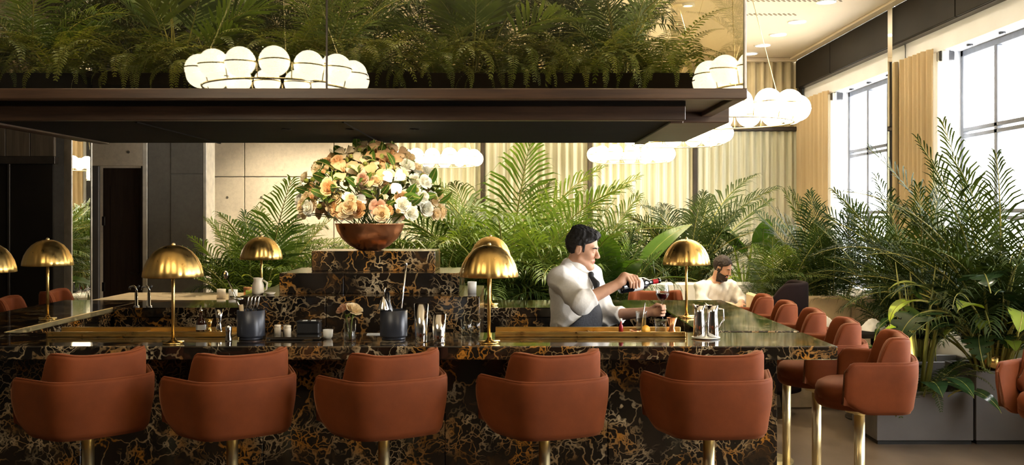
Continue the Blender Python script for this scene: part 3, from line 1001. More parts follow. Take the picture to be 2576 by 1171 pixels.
lamps = [(-1.704, 4.80, TOP, 'brass dome lamp at front left of the bar, before the dark column'),
         (-.116, 4.81, TOP, 'brass dome lamp at the front middle of the bar, left of the bartender'),
         (-.155, 6.85, TOP, 'brass dome lamp on the rear bar top, hidden behind the front middle lamp'),
         (1.10, 6.02, TOP, 'brass dome lamp on the right bar top in front of the seated man'),
         (-2.87, 5.90, TOP, 'brass dome lamp on the left bar top before the dark glass screen'),
         (-2.86, 5.20, TOP, 'brass dome lamp cut off by the left picture edge'),
         (-1.78, 6.78, TOP, 'brass dome lamp on the rear bar top beside the cream vase')]
lp0 = make_lamp(lamps[0][3]); lp0.location = lamps[0][:3]
for x, y, z, lab in lamps[1:]:
    copy_tree(lp0, lab, (x, y, z), RND.uniform(0, .3))

# ================================================================== CHANDELIERS
globe_me = MB().sphere((0, 0, 0), .10, 24, 14).mesh('globe', 'globe')
band_me = MB().lathe([(.1015, -.004), (.1035, -.004), (.1035, .004), (.1015, .004), (.1015, -.004)], 24, cap=False).mesh('globe_band', 'brass_pale')
globe_dim_me = MB().sphere((0, 0, 0), .10, 24, 14).mesh('globe', 'globe_dim')
def chandelier(loc, R, n, label, seed, gm=globe_me):
    t = thing('globe_chandelier', label, 'chandelier', loc, 0, 'globe chandeliers')
    r = random.Random(seed)
    for i in range(n):
        a = 2 * math.pi * (i + .3) / n
        p = (R * math.cos(a), R * math.sin(a), r.uniform(-.012, .012))
        g = put('globe', gm, t, p)
        put('globe_band', band_me, g, (0, 0, 0), (r.uniform(-.06, .06), r.uniform(-.06, .06), 0))
    pts = lambda RR, z: [(RR * math.cos(2 * math.pi * i / 40), RR * math.sin(2 * math.pi * i / 40), z) for i in range(40)]
    MB().tube(pts(R - .02, -.105), .007, 6, closed=True).build('lower_ring', 'brass_pale', t)
    for i in range(n):
        a = 2 * math.pi * (i + .8) / n
        MB().tube([((R - .02) * math.cos(a), (R - .02) * math.sin(a), -.105), ((R) * math.cos(a), R * math.sin(a), -.02), (R * math.cos(a), R * math.sin(a), .0)], .004, 5).build('bracket_arm', 'brass_pale', t)
    MB().tube(pts(R, 0.0), .006, 6, closed=True).build('carrier_ring', 'brass_pale', t)
    h = CEIL - loc[2]
    for i in range(3):
        a = 2 * math.pi * i / 3 + .4
        MB().tube([(R * math.cos(a), R * math.sin(a), .0), (.02 * math.cos(a), .02 * math.sin(a), h - .02)], .003, 5).build('cable', 'brass_pale', t)
    MB().lathe([(.06, h - .03), (.06, h)], 20).build('ceiling_rose', 'brass_pale', t)
    return t
chandelier((1.66, 7.30, 2.56), .50, 14, 'glowing globe chandelier right of the canopy, nearest the viewer', 1)
chandelier((1.78, 10.3, 2.62), .50, 14, 'glowing globe chandelier just under the canopy corner, second in depth', 2)
chandelier((1.60, 12.85, 2.58), .50, 14, 'glowing globe chandelier before the curtains right of the bartender', 3)
chandelier((-.98, 12.75, 2.52), .50, 14, 'glowing globe chandelier behind the flower arrangement', 4)
chandelier((-1.65, 2.70, 2.75), .54, 15, 'glowing globe chandelier mirrored in the left canopy glass', 5, globe_dim_me)
chandelier((1.92, 2.70, 2.75), .54, 15, 'glowing globe chandelier mirrored at the right end of the canopy glass', 6, globe_dim_me)
# ================================================================== FURNITURE BEYOND THE BAR
bq = thing('banquette', 'white leather banquette behind the seated man', 'banquette', (2.2, 10.25, 0))
for i in range(4):
    x = -.86 + i * .43
    MB().box(x + .003, x + .427, .12, .27, .42, 1.02, .025).build('back_cushion', 'white_leather', bq)
    MB().box(x + .003, x + .427, -.38, .12, .30, .46, .03).build('seat_cushion', 'white_leather', bq)
MB().box(-.86, .86, -.36, .28, 0, .30, .01).build('plinth', 'wood_pale', bq)
tb = thing('banquette', 'tan leather banquette below the right palms', 'banquette', (3.0, 9.05, 0))
for i in range(3):
    x = -.66 + i * .46
    MB().box(x + .003, x + .457, .10, .24, .42, .97, .022).build('back_cushion', 'cream_leather', tb)
    MB().box(x + .003, x + .457, -.42, .10, .28, .45, .03).build('seat_cushion', 'white_leather', tb)
MB().box(-.66, .72, -.40, .25, 0, .28, .01).build('plinth', 'wood_pale', tb)
MB().box(-.72, -.665, -.40, .26, 0, 1.0, .015).build('end_panel', 'cream_leather', tb)

def table(loc, lx, ly, h, label, top='walnut_dark', edge=None):
    t = thing('dining_table', label, 'table', loc)
    MB().box(-lx / 2, lx / 2, -ly / 2, ly / 2, h - .035, h, .008).build('table_top', top, t)
    MB().lathe([(.03, .02), (.03, h - .035)], 16).build('pedestal', 'dark_metal', t)
    MB().lathe([(.24, 0), (.24, .012), (.05, .02)], 28).build('foot', 'dark_metal', t)
    return t
table((3.12, 8.22, 0), .95, .62, .76, 'dark dining table with folded white napkins at the right', 'walnut_dark')
table((2.2, 9.55, 0), .95, .55, .80, 'pale dining table in front of the seated man', 'wood_pale')
sv = thing('service_table', 'pale oak service table behind the left part of the bar', 'table', (-2.55, 7.95, 0))
MB().box(-.82, .82, -.45, .45, 1.03, 1.07, .006).build('table_top', 'wood_pale', sv)
for x in (-.76, .76):
    for y in (-.39, .39):
        MB().box(x - .03, x + .03, y - .03, y + .03, 0, 1.03, .004).build('leg', 'wood_pale', sv)

def napkin(loc, rz, label, s=1.0):
    mb = MB()
    r = random.Random(int(loc[0] * 1000))
    n = 10
    V = []
    for i in range(n + 1):
        for j in range(n + 1):
            u, v = i / n - .5, j / n - .5
            h = .055 * math.exp(-((u * 3.2) ** 2)) + .035 * math.exp(-(((u + v) * 3.5) ** 2)) + .006 * math.sin(9 * u + 7 * v)
            e = max(abs(u), abs(v)) * 2
            V.append((u * .17 * s, v * .13 * s, max(.002, h * (1 - e ** 4 * .8)) * s))
    F = [(i * (n + 1) + j, (i + 1) * (n + 1) + j, (i + 1) * (n + 1) + j + 1, i * (n + 1) + j + 1) for i in range(n) for j in range(n)]
    k = len(V)
    V += [(x, y, 0.0) for x, y, z in V]
    F += [tuple(i + k for i in f[::-1]) for f in F]
    for a in range(n):
        for (p, q) in ((a, a + 1), (n * (n + 1) + a, n * (n + 1) + a + 1), (a * (n + 1), (a + 1) * (n + 1)), (a * (n + 1) + n, (a + 1) * (n + 1) + n)):
            F.append((p, q, q + k, p + k))
    mb.add(V, F, 0, True)
    tag(mb.build('folded_napkin', 'linen', None, loc, (0, 0, rz)), label, 'napkin', 'napkins on the right dining table')
for i, (x, y, rz, lab) in enumerate([(2.76, 8.44, .2, 'leftmost folded white napkin on the right dining table'),
                                     (2.92, 8.32, -.4, 'second folded white napkin on the right dining table'),
                                     (3.10, 8.20, .5, 'third folded white napkin on the right dining table'),
                                     (3.26, 8.08, -.2, 'rightmost folded white napkin on the right dining table')]):
    napkin((x, y, .76), rz, lab, 1.15)

wc = thing('wing_chair', 'dark maroon high backed wing chair behind the side stools', 'armchair', (2.24, 8.42, 0), math.radians(70))
def wing(ph):
    q = abs(ph) / math.radians(115)
    return rounded(.30, .36, .22, 1.17 - .38 * sm(.45, 1, q), .025, .06)
arc_band(-math.radians(115), math.radians(115), 40, wing).build('wing_shell', 'maroon', wc)
MB().lathe([(.0001, .46), (.2, .455), (.28, .43), (.29, .40), (.29, .22), (.0001, .22)], 32).build('seat', 'maroon', wc)
for a in (45, 135, 225, 315):
    MB().tube([(.2 * math.cos(math.radians(a)), .2 * math.sin(math.radians(a)), .22), (.24 * math.cos(math.radians(a)), .24 * math.sin(math.radians(a)), 0)], [.018, .012]).build('leg', 'dark_metal', wc)

def cushion(loc, rot, label):
    mb = MB(); n = 10; V = []; F = []
    for s_ in (1, -1):
        for i in range(n + 1):
            for j in range(n + 1):
                u, v = i / n * 2 - 1, j / n * 2 - 1
                V.append((u * .19, s_ * .065 * ((1 - u ** 4) * (1 - v ** 4)) ** .5, v * .15))
    N = (n + 1) ** 2
    for s_ in (0, 1):
        for i in range(n):
            for j in range(n):
                F.append((s_ * N + i * (n + 1) + j, s_ * N + (i + 1) * (n + 1) + j, s_ * N + (i + 1) * (n + 1) + j + 1, s_ * N + i * (n + 1) + j + 1))
    mb.add(V, F, 0, True)
    tag(mb.build('scatter_cushion', 'velvet', None, loc, rot), label, 'cushion')
cushion((2.58, 10.22, .62), (math.radians(-14), 0, 0), 'terracotta cushion on the white banquette right of the seated man')

def planter_box(x0, x1, y0, y1, h, label, mat='grey_box', feet=True):
    t = thing('planter_box', label, 'planter', ((x0 + x1) / 2, (y0 + y1) / 2, 0))
    a, b = (x1 - x0) / 2, (y1 - y0) / 2
    z0 = .03 if feet else 0
    for (p, q, r_, s_) in ((-a, a, -b, -b + .02), (-a, a, b - .02, b), (-a, -a + .02, -b + .02, b - .02), (a - .02, a, -b + .02, b - .02)):
        MB().box(p, q, r_, s_, z0, h, .003).build('side_panel', mat, t)
    MB().box(-a + .02, a - .02, -b + .02, b - .02, z0, h - .06).build('soil', 'soil', t)
    if feet:
        MB().box(-a + .01, a - .01, -b + .012, b - .012, 0, .03).build('plinth', 'black_rubber', t)
    return t
planter_box(2.78, 3.515, 7.27, 7.80, .40, 'low grey planter box with the cane palm at right')
planter_box(3.535, 4.20, 7.27, 7.80, .56, 'taller grey planter box at the right picture edge')
planter_box(2.30, 4.05, 9.36, 9.86, .80, 'long planter box behind the tan banquette', 'wood_pale', False)
planter_box(1.30, 3.15, 10.60, 11.0, .85, 'planter box behind the white banquette', 'wood_pale', False)
planter_box(-1.10, 1.10, 9.3, 9.8, .62, 'long pale planter box behind the middle of the bar', 'wood_pale', False)
planter_box(-3.10, -1.30, 9.0, 9.5, .62, 'pale planter box behind the left of the bar', 'wood_pale', False)
gp = tag(MB().lathe([(.0001, 0), (.07, 0), (.085, .01), (.10, .10), (.105, .17), (.098, .172), (.09, .10), (.0001, .09)], 32).build('brass_pot', 'brass', None, (3.72, 7.40, .50)),
         'small shiny brass pot on the taller right planter', 'pot')

# ================================================================== PLANTS
def frond_mesh(name, mat, th0, th1, npair, leaf, w, start, seed, rr=.008, a0=70, a1=22, lift=.25, droop=.3, stalk_mat=None, bend=1.3):
    """pinnate frond of length 1: starts at the origin along +z and arches towards +x"""
    r = random.Random(seed)
    n = 16
    P, T = [Vector((0, 0, 0))], []
    for i in range(n):
        s = (i + .5) / n
        th = math.radians(th0 + (th1 - th0) * s ** bend)
        d = Vector((math.sin(th), 0, math.cos(th)))
        T.append(d); P.append(P[-1] + d / n)
    T.append(T[-1])
    mb = MB()
    mb.tube(P, [rr * (1 - .85 * i / n) for i in range(n + 1)], 4, 1)
    def at(s):
        f = s * n; i = min(int(f), n - 1); u = f - i
        return P[i].lerp(P[i + 1], u), T[i].lerp(T[min(i + 1, n)], u).normalized()
    V, F = [], []
    for k in range(npair):
        u = k / (npair - 1)
        s = start + (1 - start) * u * .985
        p, t = at(s)
        nn = Vector((-t.z, 0, t.x))
        if nn.z < 0: nn = -nn
        prof = (math.sin(math.pi * min(1, .22 + .70 * u))) ** .8 * (1 - .35 * u)
        for sd in (1, -1):
            jl = leaf * prof * r.uniform(.88, 1.1)
            an = math.radians(a0 + (a1 - a0) * u + r.uniform(-6, 6))
            d = (Vector((0, sd, 0)) * math.sin(an) + t * math.cos(an) + nn * (lift * r.uniform(.7, 1.3))).normalized()
            wd = d.cross(nn).normalized() * (w * (.6 + .4 * prof))
            m = p + d * (jl * .45)
            tip = p + d * jl + Vector((0, 0, -1)) * (droop * jl * r.uniform(.6, 1.3))
            m2 = p + d * (jl * .78) + Vector((0, 0, -1)) * (droop * jl * .35)
            o = len(V)
            V += [p - wd * .25, p + wd * .25, m + wd, m - wd, m2 + wd * .7, m2 - wd * .7, tip]
            F += [(o, o + 1, o + 2, o + 3), (o + 3, o + 2, o + 4, o + 5), (o + 5, o + 4, o + 6)]
    mb.add(V, F, 0, True)
    return mb.mesh(name, [mat, stalk_mat or 'cane'])

def strap_mesh(name, mat, th0, th1, w, seed):
    n = 10; P = Vector((0, 0, 0)); V, F = [], []
    for i in range(n + 1):
        s = i / n
        th = math.radians(th0 + (th1 - th0) * s ** 1.5)
        d = Vector((math.sin(th), 0, math.cos(th)))
        ww = w * (math.sin(math.pi * (.15 + .85 * s)) ** .7 if s < .999 else .02)
        nn = Vector((-d.z, 0, d.x))
        V += [P + Vector((0, -ww, 0)) + nn * (ww * .35), P.copy(), P + Vector((0, ww, 0)) + nn * (ww * .35)]
        P = P + d / n
    for i in range(n):
        for k in (0, 1):
            F.append((i * 3 + k, i * 3 + k + 1, i * 3 + k + 4, i * 3 + k + 3))
    mb = MB(); mb.add(V, F, 0, True)
    return mb.mesh(name, mat)

def big_leaf_mesh(name, mat, pet, blade, W, th0, th1, thb, seed, notch=0, heart=0.0, stalk='cane'):
    """long stalk, then a broad blade; notch>0 cuts splits into the edge"""
    n = 10; P = [Vector((0, 0, 0))]; mb = MB()
    for i in range(n):
        th = math.radians(th0 + (th1 - th0) * ((i + .5) / n) ** 1.5)
        P.append(P[-1] + Vector((math.sin(th), 0, math.cos(th))) * (pet / n))
    mb.tube(P, [.012 - .006 * i / n for i in range(n + 1)], 5, 1)
    b = P[-1]
    m = 22 if notch else 10
    V, F = [], []
    q = b.copy()
    for i in range(m + 1):
        s = i / m
        th = math.radians(th1 + (thb - th1) * s)
        d = Vector((math.sin(th), 0, math.cos(th)))
        nn = Vector((-d.z, 0, d.x))
        ww = W * math.sin(math.pi * min(1, (s * .93 + .06 + heart * .12) ** (.75 - heart * .2))) ** .75
        if s >= .999: ww = .003
        cut = .42 if (notch and i % 4 == 3 and .1 < s < .9) else 1.0
        back = d * (-heart * .35 * W * max(0, 1 - s * 3))
        for k, u in enumerate((-1, -.5, 0, .5, 1)):
            uu = u * (cut if abs(u) > .6 else 1.0) if abs(u) > .6 else u
            V.append(q + Vector((0, uu * ww, 0)) + nn * (abs(uu) * ww * .18 - (uu * uu) * ww * .12) + (back * abs(uu)))
        q = q + d * (blade / m)
    for i in range(m):
        for k in range(4):
            F.append((i * 5 + k, i * 5 + k + 1, i * 5 + k + 6, i * 5 + k + 5))
    mb.add(V, F, 0, True)
    mb.tube([Vector(V[i * 5 + 2]) for i in range(0, m + 1, 2)], .004, 4, 1)
    return mb.mesh(name, [mat, stalk])

KENT = [frond_mesh('palm_frond', 'palm', 4, e, 30, .33, .0068, .24, 10 + i, droop=.42) for i, e in enumerate((45, 70, 95, 115))]
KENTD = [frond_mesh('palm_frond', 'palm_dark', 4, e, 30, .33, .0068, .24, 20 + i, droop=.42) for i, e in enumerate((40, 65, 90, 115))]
KFINE = [frond_mesh('palm_frond', 'palm_shaded', 4, e, 32, .25, .0045, .20, 50 + i, .006, 62, 20, .3, .42) for i, e in enumerate((40, 65, 90, 110))]
FERN = [frond_mesh('fern_frond', 'fern', 15, e, 26, .135, .011, .08, 30 + i, .005, 85, 55, .05, .15) for i, e in enumerate((95, 125, 150, 165))]
FERND = [frond_mesh('fern_frond', 'palm_dark', 15, e, 26, .15, .012, .08, 35 + i, .005, 85, 55, .05, .15) for i, e in enumerate((80, 110, 140, 160))]
FAN = [frond_mesh('palm_frond', 'palm', 2, e, 20, .42, .016, .45, 40 + i, droop=.12, a0=60, a1=12, lift=.15) for i, e in enumerate((35, 60, 85))]
STRAP = [strap_mesh('strap_leaf', 'grass', 4, e, .020, i) for i, e in enumerate((25, 60, 100, 130))]
BANA = [big_leaf_mesh('broad_leaf', 'broad', .55, .55, .13, 3, e, e + 45, i) for i, e in enumerate((15, 30, 50))]
BROAD = [big_leaf_mesh('broad_leaf', 'broad_dark', .45, .40, .13, 5, e, e + 55, i, 0, .6) for i, e in enumerate((40, 65, 90))]
MONS = [big_leaf_mesh('split_leaf', 'broad_dark', .78, .34, .155, 5, e, e + 85, i, 1, 1.0) for i, e in enumerate((45, 70, 95))]
MONSL = [big_leaf_mesh('lime_leaf', 'lime', .70, .22, .085, 8, e, e + 90, i, 0, 1.0) for i, e in enumerate((50, 75, 100))]

VC = {}
def verts_of(me):
    if me.name not in VC:
        a = np.empty(len(me.vertices) * 3); me.vertices.foreach_get('co', a); VC[me.name] = a.reshape(-1, 3)[::2]
    return VC[me.name]
def inside(me, base, loc, rot, sc, lim):
    R_ = np.array(Euler(rot).to_matrix())
    V = verts_of(me) * sc @ R_.T + np.array(base) + np.array(loc)
    a, b = V.min(0), V.max(0)
    return a[0] > lim[0] and b[0] < lim[1] and a[1] > lim[2] and b[1] < lim[3] and a[2] > lim[4]

def plant(name, label, loc, sets, group=None, seed=0, cat='plant', canes=None, lim=(-6.9, 4.2, -5, 13.7, .02)):
    """sets: (meshes, part name, count, size range, tilt range, azimuth range, spread of feet)"""
    t = thing(name, label, cat, loc, 0, group)
    r = random.Random(seed)
    for (ms, pn, n, s0, s1, t0, t1, az0, az1, sp) in sets:
        for i in range(n):
            az = math.radians(az0 + (az1 - az0) * (i + r.uniform(.1, .9)) / n)
            u = r.random()
            sc = s0 + (s1 - s0) * r.random()
            rad = sp * math.sqrt(r.random())
            me = r.choice(ms); ok = False
            for k in range(14):
                lp_ = (rad * math.cos(az), rad * math.sin(az), r.uniform(-.01, .03))
                rt_ = (math.radians(r.uniform(-14, 14)), math.radians(t0 + (t1 - t0) * u), az)
                if inside(me, loc, lp_, rt_, sc, lim): ok = True; break
                sc *= .94; u = r.random(); me = r.choice(ms); az += math.radians(r.uniform(-25, 25))
            if ok: put(pn, me, t, lp_, rt_, (sc, sc, sc))
    if canes:
        n, h, sp, rr = canes
        for i in range(n):
            a = r.uniform(0, 6.28); d = sp * math.sqrt(r.random()); lean = r.uniform(.05, .25) * h
            p0 = Vector((d * math.cos(a), d * math.sin(a), 0)); p1 = p0 + Vector((lean * math.cos(a), lean * math.sin(a), h * r.uniform(.7, 1.1)))
            MB().tube([p0, p0.lerp(p1, .5) + Vector((0, 0, .05)), p1], [rr, rr * .8, rr * .15], 7).build('cane', 'cane', t)
    return t

# canopy ferns and palms, in the troughs
CL = (-3.12, 1.13, 4.745, 6.9, 2.375)
CL2 = (-3.12, 1.13, 4.90, 6.9, 2.46)
ordn = ['fifth', 'fourth', 'third', 'second', 'first']
for i in range(5):
    x = -3.0 + i * .80 + .39
    for j, dx in enumerate((-.19, .19)):
        plant('boston_fern', 'arching green fern in the %s front trough from the right, %s half' % (ordn[i], ('left', 'right')[j]), (x + dx, 5.10, 2.465),
              [(FERN, 'frond', 16, .40, .56, 0, 25, 185, 355, .08), (FERN[2:], 'frond', 9, .28, .42, 25, 60, 200, 340, .10), (FERN, 'frond', 9, .50, .75, -8, 25, 0, 180, .08)], 'ferns in the canopy', 100 + i * 2 + j, 'fern', None, CL)
    plant('small_palm', 'small upright palm growing from the %s front trough from the right' % ordn[i], (x, 5.18, 2.465),
          [(FAN if i % 2 else KENT, 'frond', 14, .50, .85, -12, 30, 0, 360, .07)], 'palms in the canopy', 130 + i, 'palm', None, CL)
ordr = ['fourth', 'third', 'second', 'first']
for i in range(4):
    x = -3.05 + i * 1.02 + .5
    for j, dx in enumerate((-.26, .24)):
        if i == 3 and j == 1: dx = .12
        plant('canopy_palm', 'dark leafy palm in the %s rear canopy trough from the right, %s end' % (ordr[i], ('left', 'right')[j]), (x + dx, 6.15, 2.60),
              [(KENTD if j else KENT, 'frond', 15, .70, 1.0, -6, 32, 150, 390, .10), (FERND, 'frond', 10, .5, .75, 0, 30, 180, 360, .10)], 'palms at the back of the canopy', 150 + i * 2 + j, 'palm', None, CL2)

G = 'palms beyond the bar'
plant('areca_palm', 'feathery palm behind the rear lamp, left of the flower bowl', (-2.45, 9.22, .57), [(KENTD, 'frond', 18, .9, 1.5, -4, 40, 0, 360, .14), (KENT, 'frond', 40, 1.1, 1.8, -4, 40, 0, 360, .14)], G, 201, 'palm', None, (-3.02, -1.0, 7.9, 13.7, .3))
plant('areca_palm', 'low feathery palm behind the front left lamp and bar tools', (-2.78, 9.2, .57), [(KENT, 'frond', 22, .7, 1.05, 0, 45, 0, 360, .08)], G, 202, 'palm', None, (-3.08, -1.0, 7.9, 13.7, .3))
plant('leafy_plant', 'broad leaved green plant directly left of the copper bowl', (-1.80, 9.25, .57), [(BANA, 'leaf', 12, .9, 1.25, 0, 30, 0, 360, .08), (KENT, 'frond', 8, .8, 1.1, 5, 40, 0, 360, .08)], G, 203, 'plant')
plant('areca_palm', 'tallest middle palm, right of the flower arrangement', (-.12, 9.55, .57), [(KENT, 'frond', 46, 1.3, 2.15, -8, 32, 0, 360, .14), (KENTD, 'frond', 16, .8, 1.3, 10, 50, 0, 360, .1)], G, 204, 'palm', (7, .8, .12, .016), (-3, 3, 7.6, 13.7, .3))
plant('areca_palm', 'dense palm right behind the front middle lamp', (-.72, 9.55, .57), [(KENT, 'frond', 42, 1.0, 1.65, 0, 45, 0, 360, .12)], G, 205, 'palm', (5, .6, .1, .014))
plant('areca_palm', 'green palm rising behind the bartender', (.55, 9.5, .57), [(KENT, 'frond', 46, 1.0, 1.75, -4, 42, 0, 360, .14), (KENTD, 'frond', 14, .7, 1.0, 10, 55, 0, 360, .1)], G, 206, 'palm', (5, .6, .1, .014), (-3, 1.35, 7.6, 13.7, .3))
plant('bird_of_paradise', 'banana like plant with broad upright leaves right of the bartender', (.98, 9.62, .57), [(BANA, 'leaf', 8, 1.0, 1.35, -5, 22, 0, 360, .06)], G, 207, 'plant')
plant('areca_palm', 'low dark palm between the bartender and the broad upright leaves', (.98, 9.5, .57), [(KENTD, 'frond', 22, .7, 1.2, 0, 45, 0, 360, .1), (KENT, 'frond', 14, .8, 1.3, 0, 40, 0, 360, .1)], G, 227, 'palm', None, (-.2, 1.6, 7.9, 13.7, .3))
plant('strap_leaf_plant', 'bright grassy plant low behind the bar, left of the bartender', (.10, 9.42, .57), [(STRAP, 'leaf', 34, .55, .85, 0, 30, 0, 360, .10)], 'grassy plants', 208, 'plant')
plant('strap_leaf_plant', 'bright grassy plant under the front middle lamp', (-.42, 9.40, .57), [(STRAP, 'leaf', 28, .45, .75, 0, 30, 0, 360, .10)], 'grassy plants', 209, 'plant')
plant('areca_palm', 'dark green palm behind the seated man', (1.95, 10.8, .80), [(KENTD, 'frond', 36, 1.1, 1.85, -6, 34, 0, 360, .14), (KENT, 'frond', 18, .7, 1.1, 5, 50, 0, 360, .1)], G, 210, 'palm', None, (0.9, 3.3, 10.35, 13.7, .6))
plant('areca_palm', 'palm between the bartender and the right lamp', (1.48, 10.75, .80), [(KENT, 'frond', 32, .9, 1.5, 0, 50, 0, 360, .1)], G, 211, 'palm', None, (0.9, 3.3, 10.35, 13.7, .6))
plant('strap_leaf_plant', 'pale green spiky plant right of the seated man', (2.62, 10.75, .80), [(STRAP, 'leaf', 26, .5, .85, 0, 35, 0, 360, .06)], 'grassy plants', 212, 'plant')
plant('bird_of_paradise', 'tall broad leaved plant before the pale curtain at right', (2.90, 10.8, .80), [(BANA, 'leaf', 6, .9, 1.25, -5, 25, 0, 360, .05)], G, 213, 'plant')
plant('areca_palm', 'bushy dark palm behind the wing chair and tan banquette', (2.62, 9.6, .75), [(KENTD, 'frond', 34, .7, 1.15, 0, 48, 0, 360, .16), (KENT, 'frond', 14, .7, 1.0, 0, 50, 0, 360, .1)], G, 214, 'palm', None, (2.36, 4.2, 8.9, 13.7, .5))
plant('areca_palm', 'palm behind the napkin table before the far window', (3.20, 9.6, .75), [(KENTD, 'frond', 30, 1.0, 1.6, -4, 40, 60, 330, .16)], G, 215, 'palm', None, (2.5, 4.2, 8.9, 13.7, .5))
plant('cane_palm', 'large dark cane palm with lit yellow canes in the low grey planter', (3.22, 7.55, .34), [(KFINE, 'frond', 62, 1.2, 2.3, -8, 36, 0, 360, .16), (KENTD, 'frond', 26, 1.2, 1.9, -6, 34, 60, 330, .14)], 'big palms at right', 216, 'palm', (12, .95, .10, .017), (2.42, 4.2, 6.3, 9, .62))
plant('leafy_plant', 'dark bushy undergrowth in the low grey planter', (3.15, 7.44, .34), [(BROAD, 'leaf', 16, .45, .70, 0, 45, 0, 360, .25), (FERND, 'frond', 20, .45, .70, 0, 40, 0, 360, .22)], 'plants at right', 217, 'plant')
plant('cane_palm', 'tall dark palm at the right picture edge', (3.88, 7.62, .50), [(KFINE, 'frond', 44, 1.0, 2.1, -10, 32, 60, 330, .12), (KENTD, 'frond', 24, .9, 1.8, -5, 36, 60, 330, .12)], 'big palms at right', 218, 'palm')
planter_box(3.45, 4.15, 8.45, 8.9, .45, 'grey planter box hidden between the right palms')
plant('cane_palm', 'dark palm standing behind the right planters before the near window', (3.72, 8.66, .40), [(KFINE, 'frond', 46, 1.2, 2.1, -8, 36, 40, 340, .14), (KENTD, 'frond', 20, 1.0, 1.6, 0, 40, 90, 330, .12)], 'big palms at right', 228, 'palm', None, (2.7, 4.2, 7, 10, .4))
plant('split_leaf_plant', 'glossy split leaved plant in the taller grey planter', (3.76, 7.42, .50), [(MONS, 'leaf', 24, .55, 1.25, -8, 22, 120, 330, .14), (MONSL, 'leaf', 12, .5, 1.35, -6, 26, 150, 320, .15)], 'plants at right', 219, 'plant')

ul = thing('uplight', 'small black uplight added at the foot of the lit yellow canes', 'lamp', (3.10, 7.34, .34))  # lamp added to brighten the canes from below
MB().lathe([(.03, 0), (.03, .06), (.026, .062), (.001, .055)], 16).build('housing', 'black', ul)
ld = bpy.data.lights.new('added_uplight_beam', 'SPOT')
ld.energy = 26; ld.color = (1.0, .88, .60); ld.spot_size = math.radians(80); ld.spot_blend = .6; ld.shadow_soft_size = .02
lo = bpy.data.objects.new('added_uplight_beam', ld); COL.objects.link(lo)
lo.location = (0, 0, .07); lo.rotation_euler = (math.radians(155), math.radians(-20), 0); lo.parent = ul

# ================================================================== FLOWER BOWL
bowl = tag(MB().lathe([(.0001, 0), (.07, 0), (.085, .004), (.13, .03), (.18, .075), (.21, .125), (.222, .168), (.226, .172), (.216, .172), (.20, .125), (.165, .075), (.0001, .05)], 64).build('copper_bowl', 'copper', None, (-.925, 6.21, 1.522)),
           'wide hammered copper bowl on the marble plinth', 'bowl')

def blossom_mesh(name, mat, rings, cup, seed):
    r = random.Random(seed); mb = MB()
    for (n, rad, hgt, w, curl) in rings:
        ph = r.uniform(0, 6)
        for i in range(n):
            a = ph + 2 * math.pi * i / n + r.uniform(-.15, .15)
            hh = hgt * r.uniform(.92, 1.08)
            V, F = [], []
            for u in range(5):
                s = u / 4
                for v in range(3):
                    g = v - 1
                    if cup:
                        rr = rad * (.30 + .70 * math.sin(math.pi / 2 * min(1, s * 1.45))) * (1 + curl * max(0, s - .6))
                        z = hh * s - .10 * g * g * s - curl * .25 * max(0, s - .75)
                        ang = a + g * w * (.55 + .45 * math.sin(math.pi * (.1 + .75 * s)))
                    else:
                        rr = rad * (.12 + .88 * s ** 1.25)
                        z = hh * s ** .8 - curl * s ** 4 - .06 * g * g
                        ang = a + g * w * (.25 + math.sin(math.pi * min(1, .12 + .86 * s)) ** 1.0) * (1 - .35 * s)
                    V.append((rr * math.cos(ang), rr * math.sin(ang), z))
            for u in range(4):
                for v in range(2):
                    F.append((u * 3 + v, u * 3 + v + 1, u * 3 + v + 4, u * 3 + v + 3))
            mb.add(V, F, 0, True)
    return mb.mesh(name, mat)
ROSE = ((3, .20, 1.05, 1.1, .1), (4, .40, 1.05, .80, .25), (5, .60, .95, .66, .45), (5, .80, .80, .64, .7), (6, .95, .58, .52, 1.0))
LILY = ((3, 1.25, .9, .55, .5), (3, 1.3, .8, .55, .55), (4, .18, .75, .4, 0))
BUD = ((3, .3, 1.15, 1.2, .0), (4, .5, 1.1, 1.0, .0), (4, .6, .9, .9, .1))
FL = {}
for nm, mt in (('peach', 'petal_peach'), ('cream', 'petal_cream'), ('white', 'petal_white'), ('pink', 'petal_pink'), ('lime', 'petal_lime')):
    FL[nm] = [blossom_mesh('blossom', mt, ROSE, True, 1), blossom_mesh('blossom', mt, ROSE, True, 2), blossom_mesh('blossom', mt, LILY, False, 3), blossom_mesh('blossom', mt, BUD, True, 4)]
LEAFB = [big_leaf_mesh('leaf', 'broad', .05, .13, .035, 5, 20, 60, i) for i in range(2)]
fa = thing('flower_arrangement', 'large domed arrangement of peach, cream and white flowers', 'flowers', (-.925, 6.21, 1.68))
r = random.Random(5)
def orient(d, roll):
    q = Vector((0, 0, 1)).rotation_difference(Vector(d).normalized())
    return (q @ Euler((0, 0, roll)).to_quaternion()).to_euler()
pts = []
tries = 0
while len(pts) < 240 and tries < 9000:
    tries += 1
    az = r.uniform(0, 2 * math.pi)
    el = math.radians(r.uniform(-8, 90))
    k = r.uniform(.80, 1.04)
    d = Vector((math.cos(az) * math.cos(el), math.sin(az) * math.cos(el), math.sin(el)))
    p = Vector((d.x * .46 * k, d.y * .40 * k, .10 + d.z * (.40 if d.z > 0 else .30) * k))
    if any((p - q).length < .044 for q, _ in pts): continue
    pts.append((p, d))
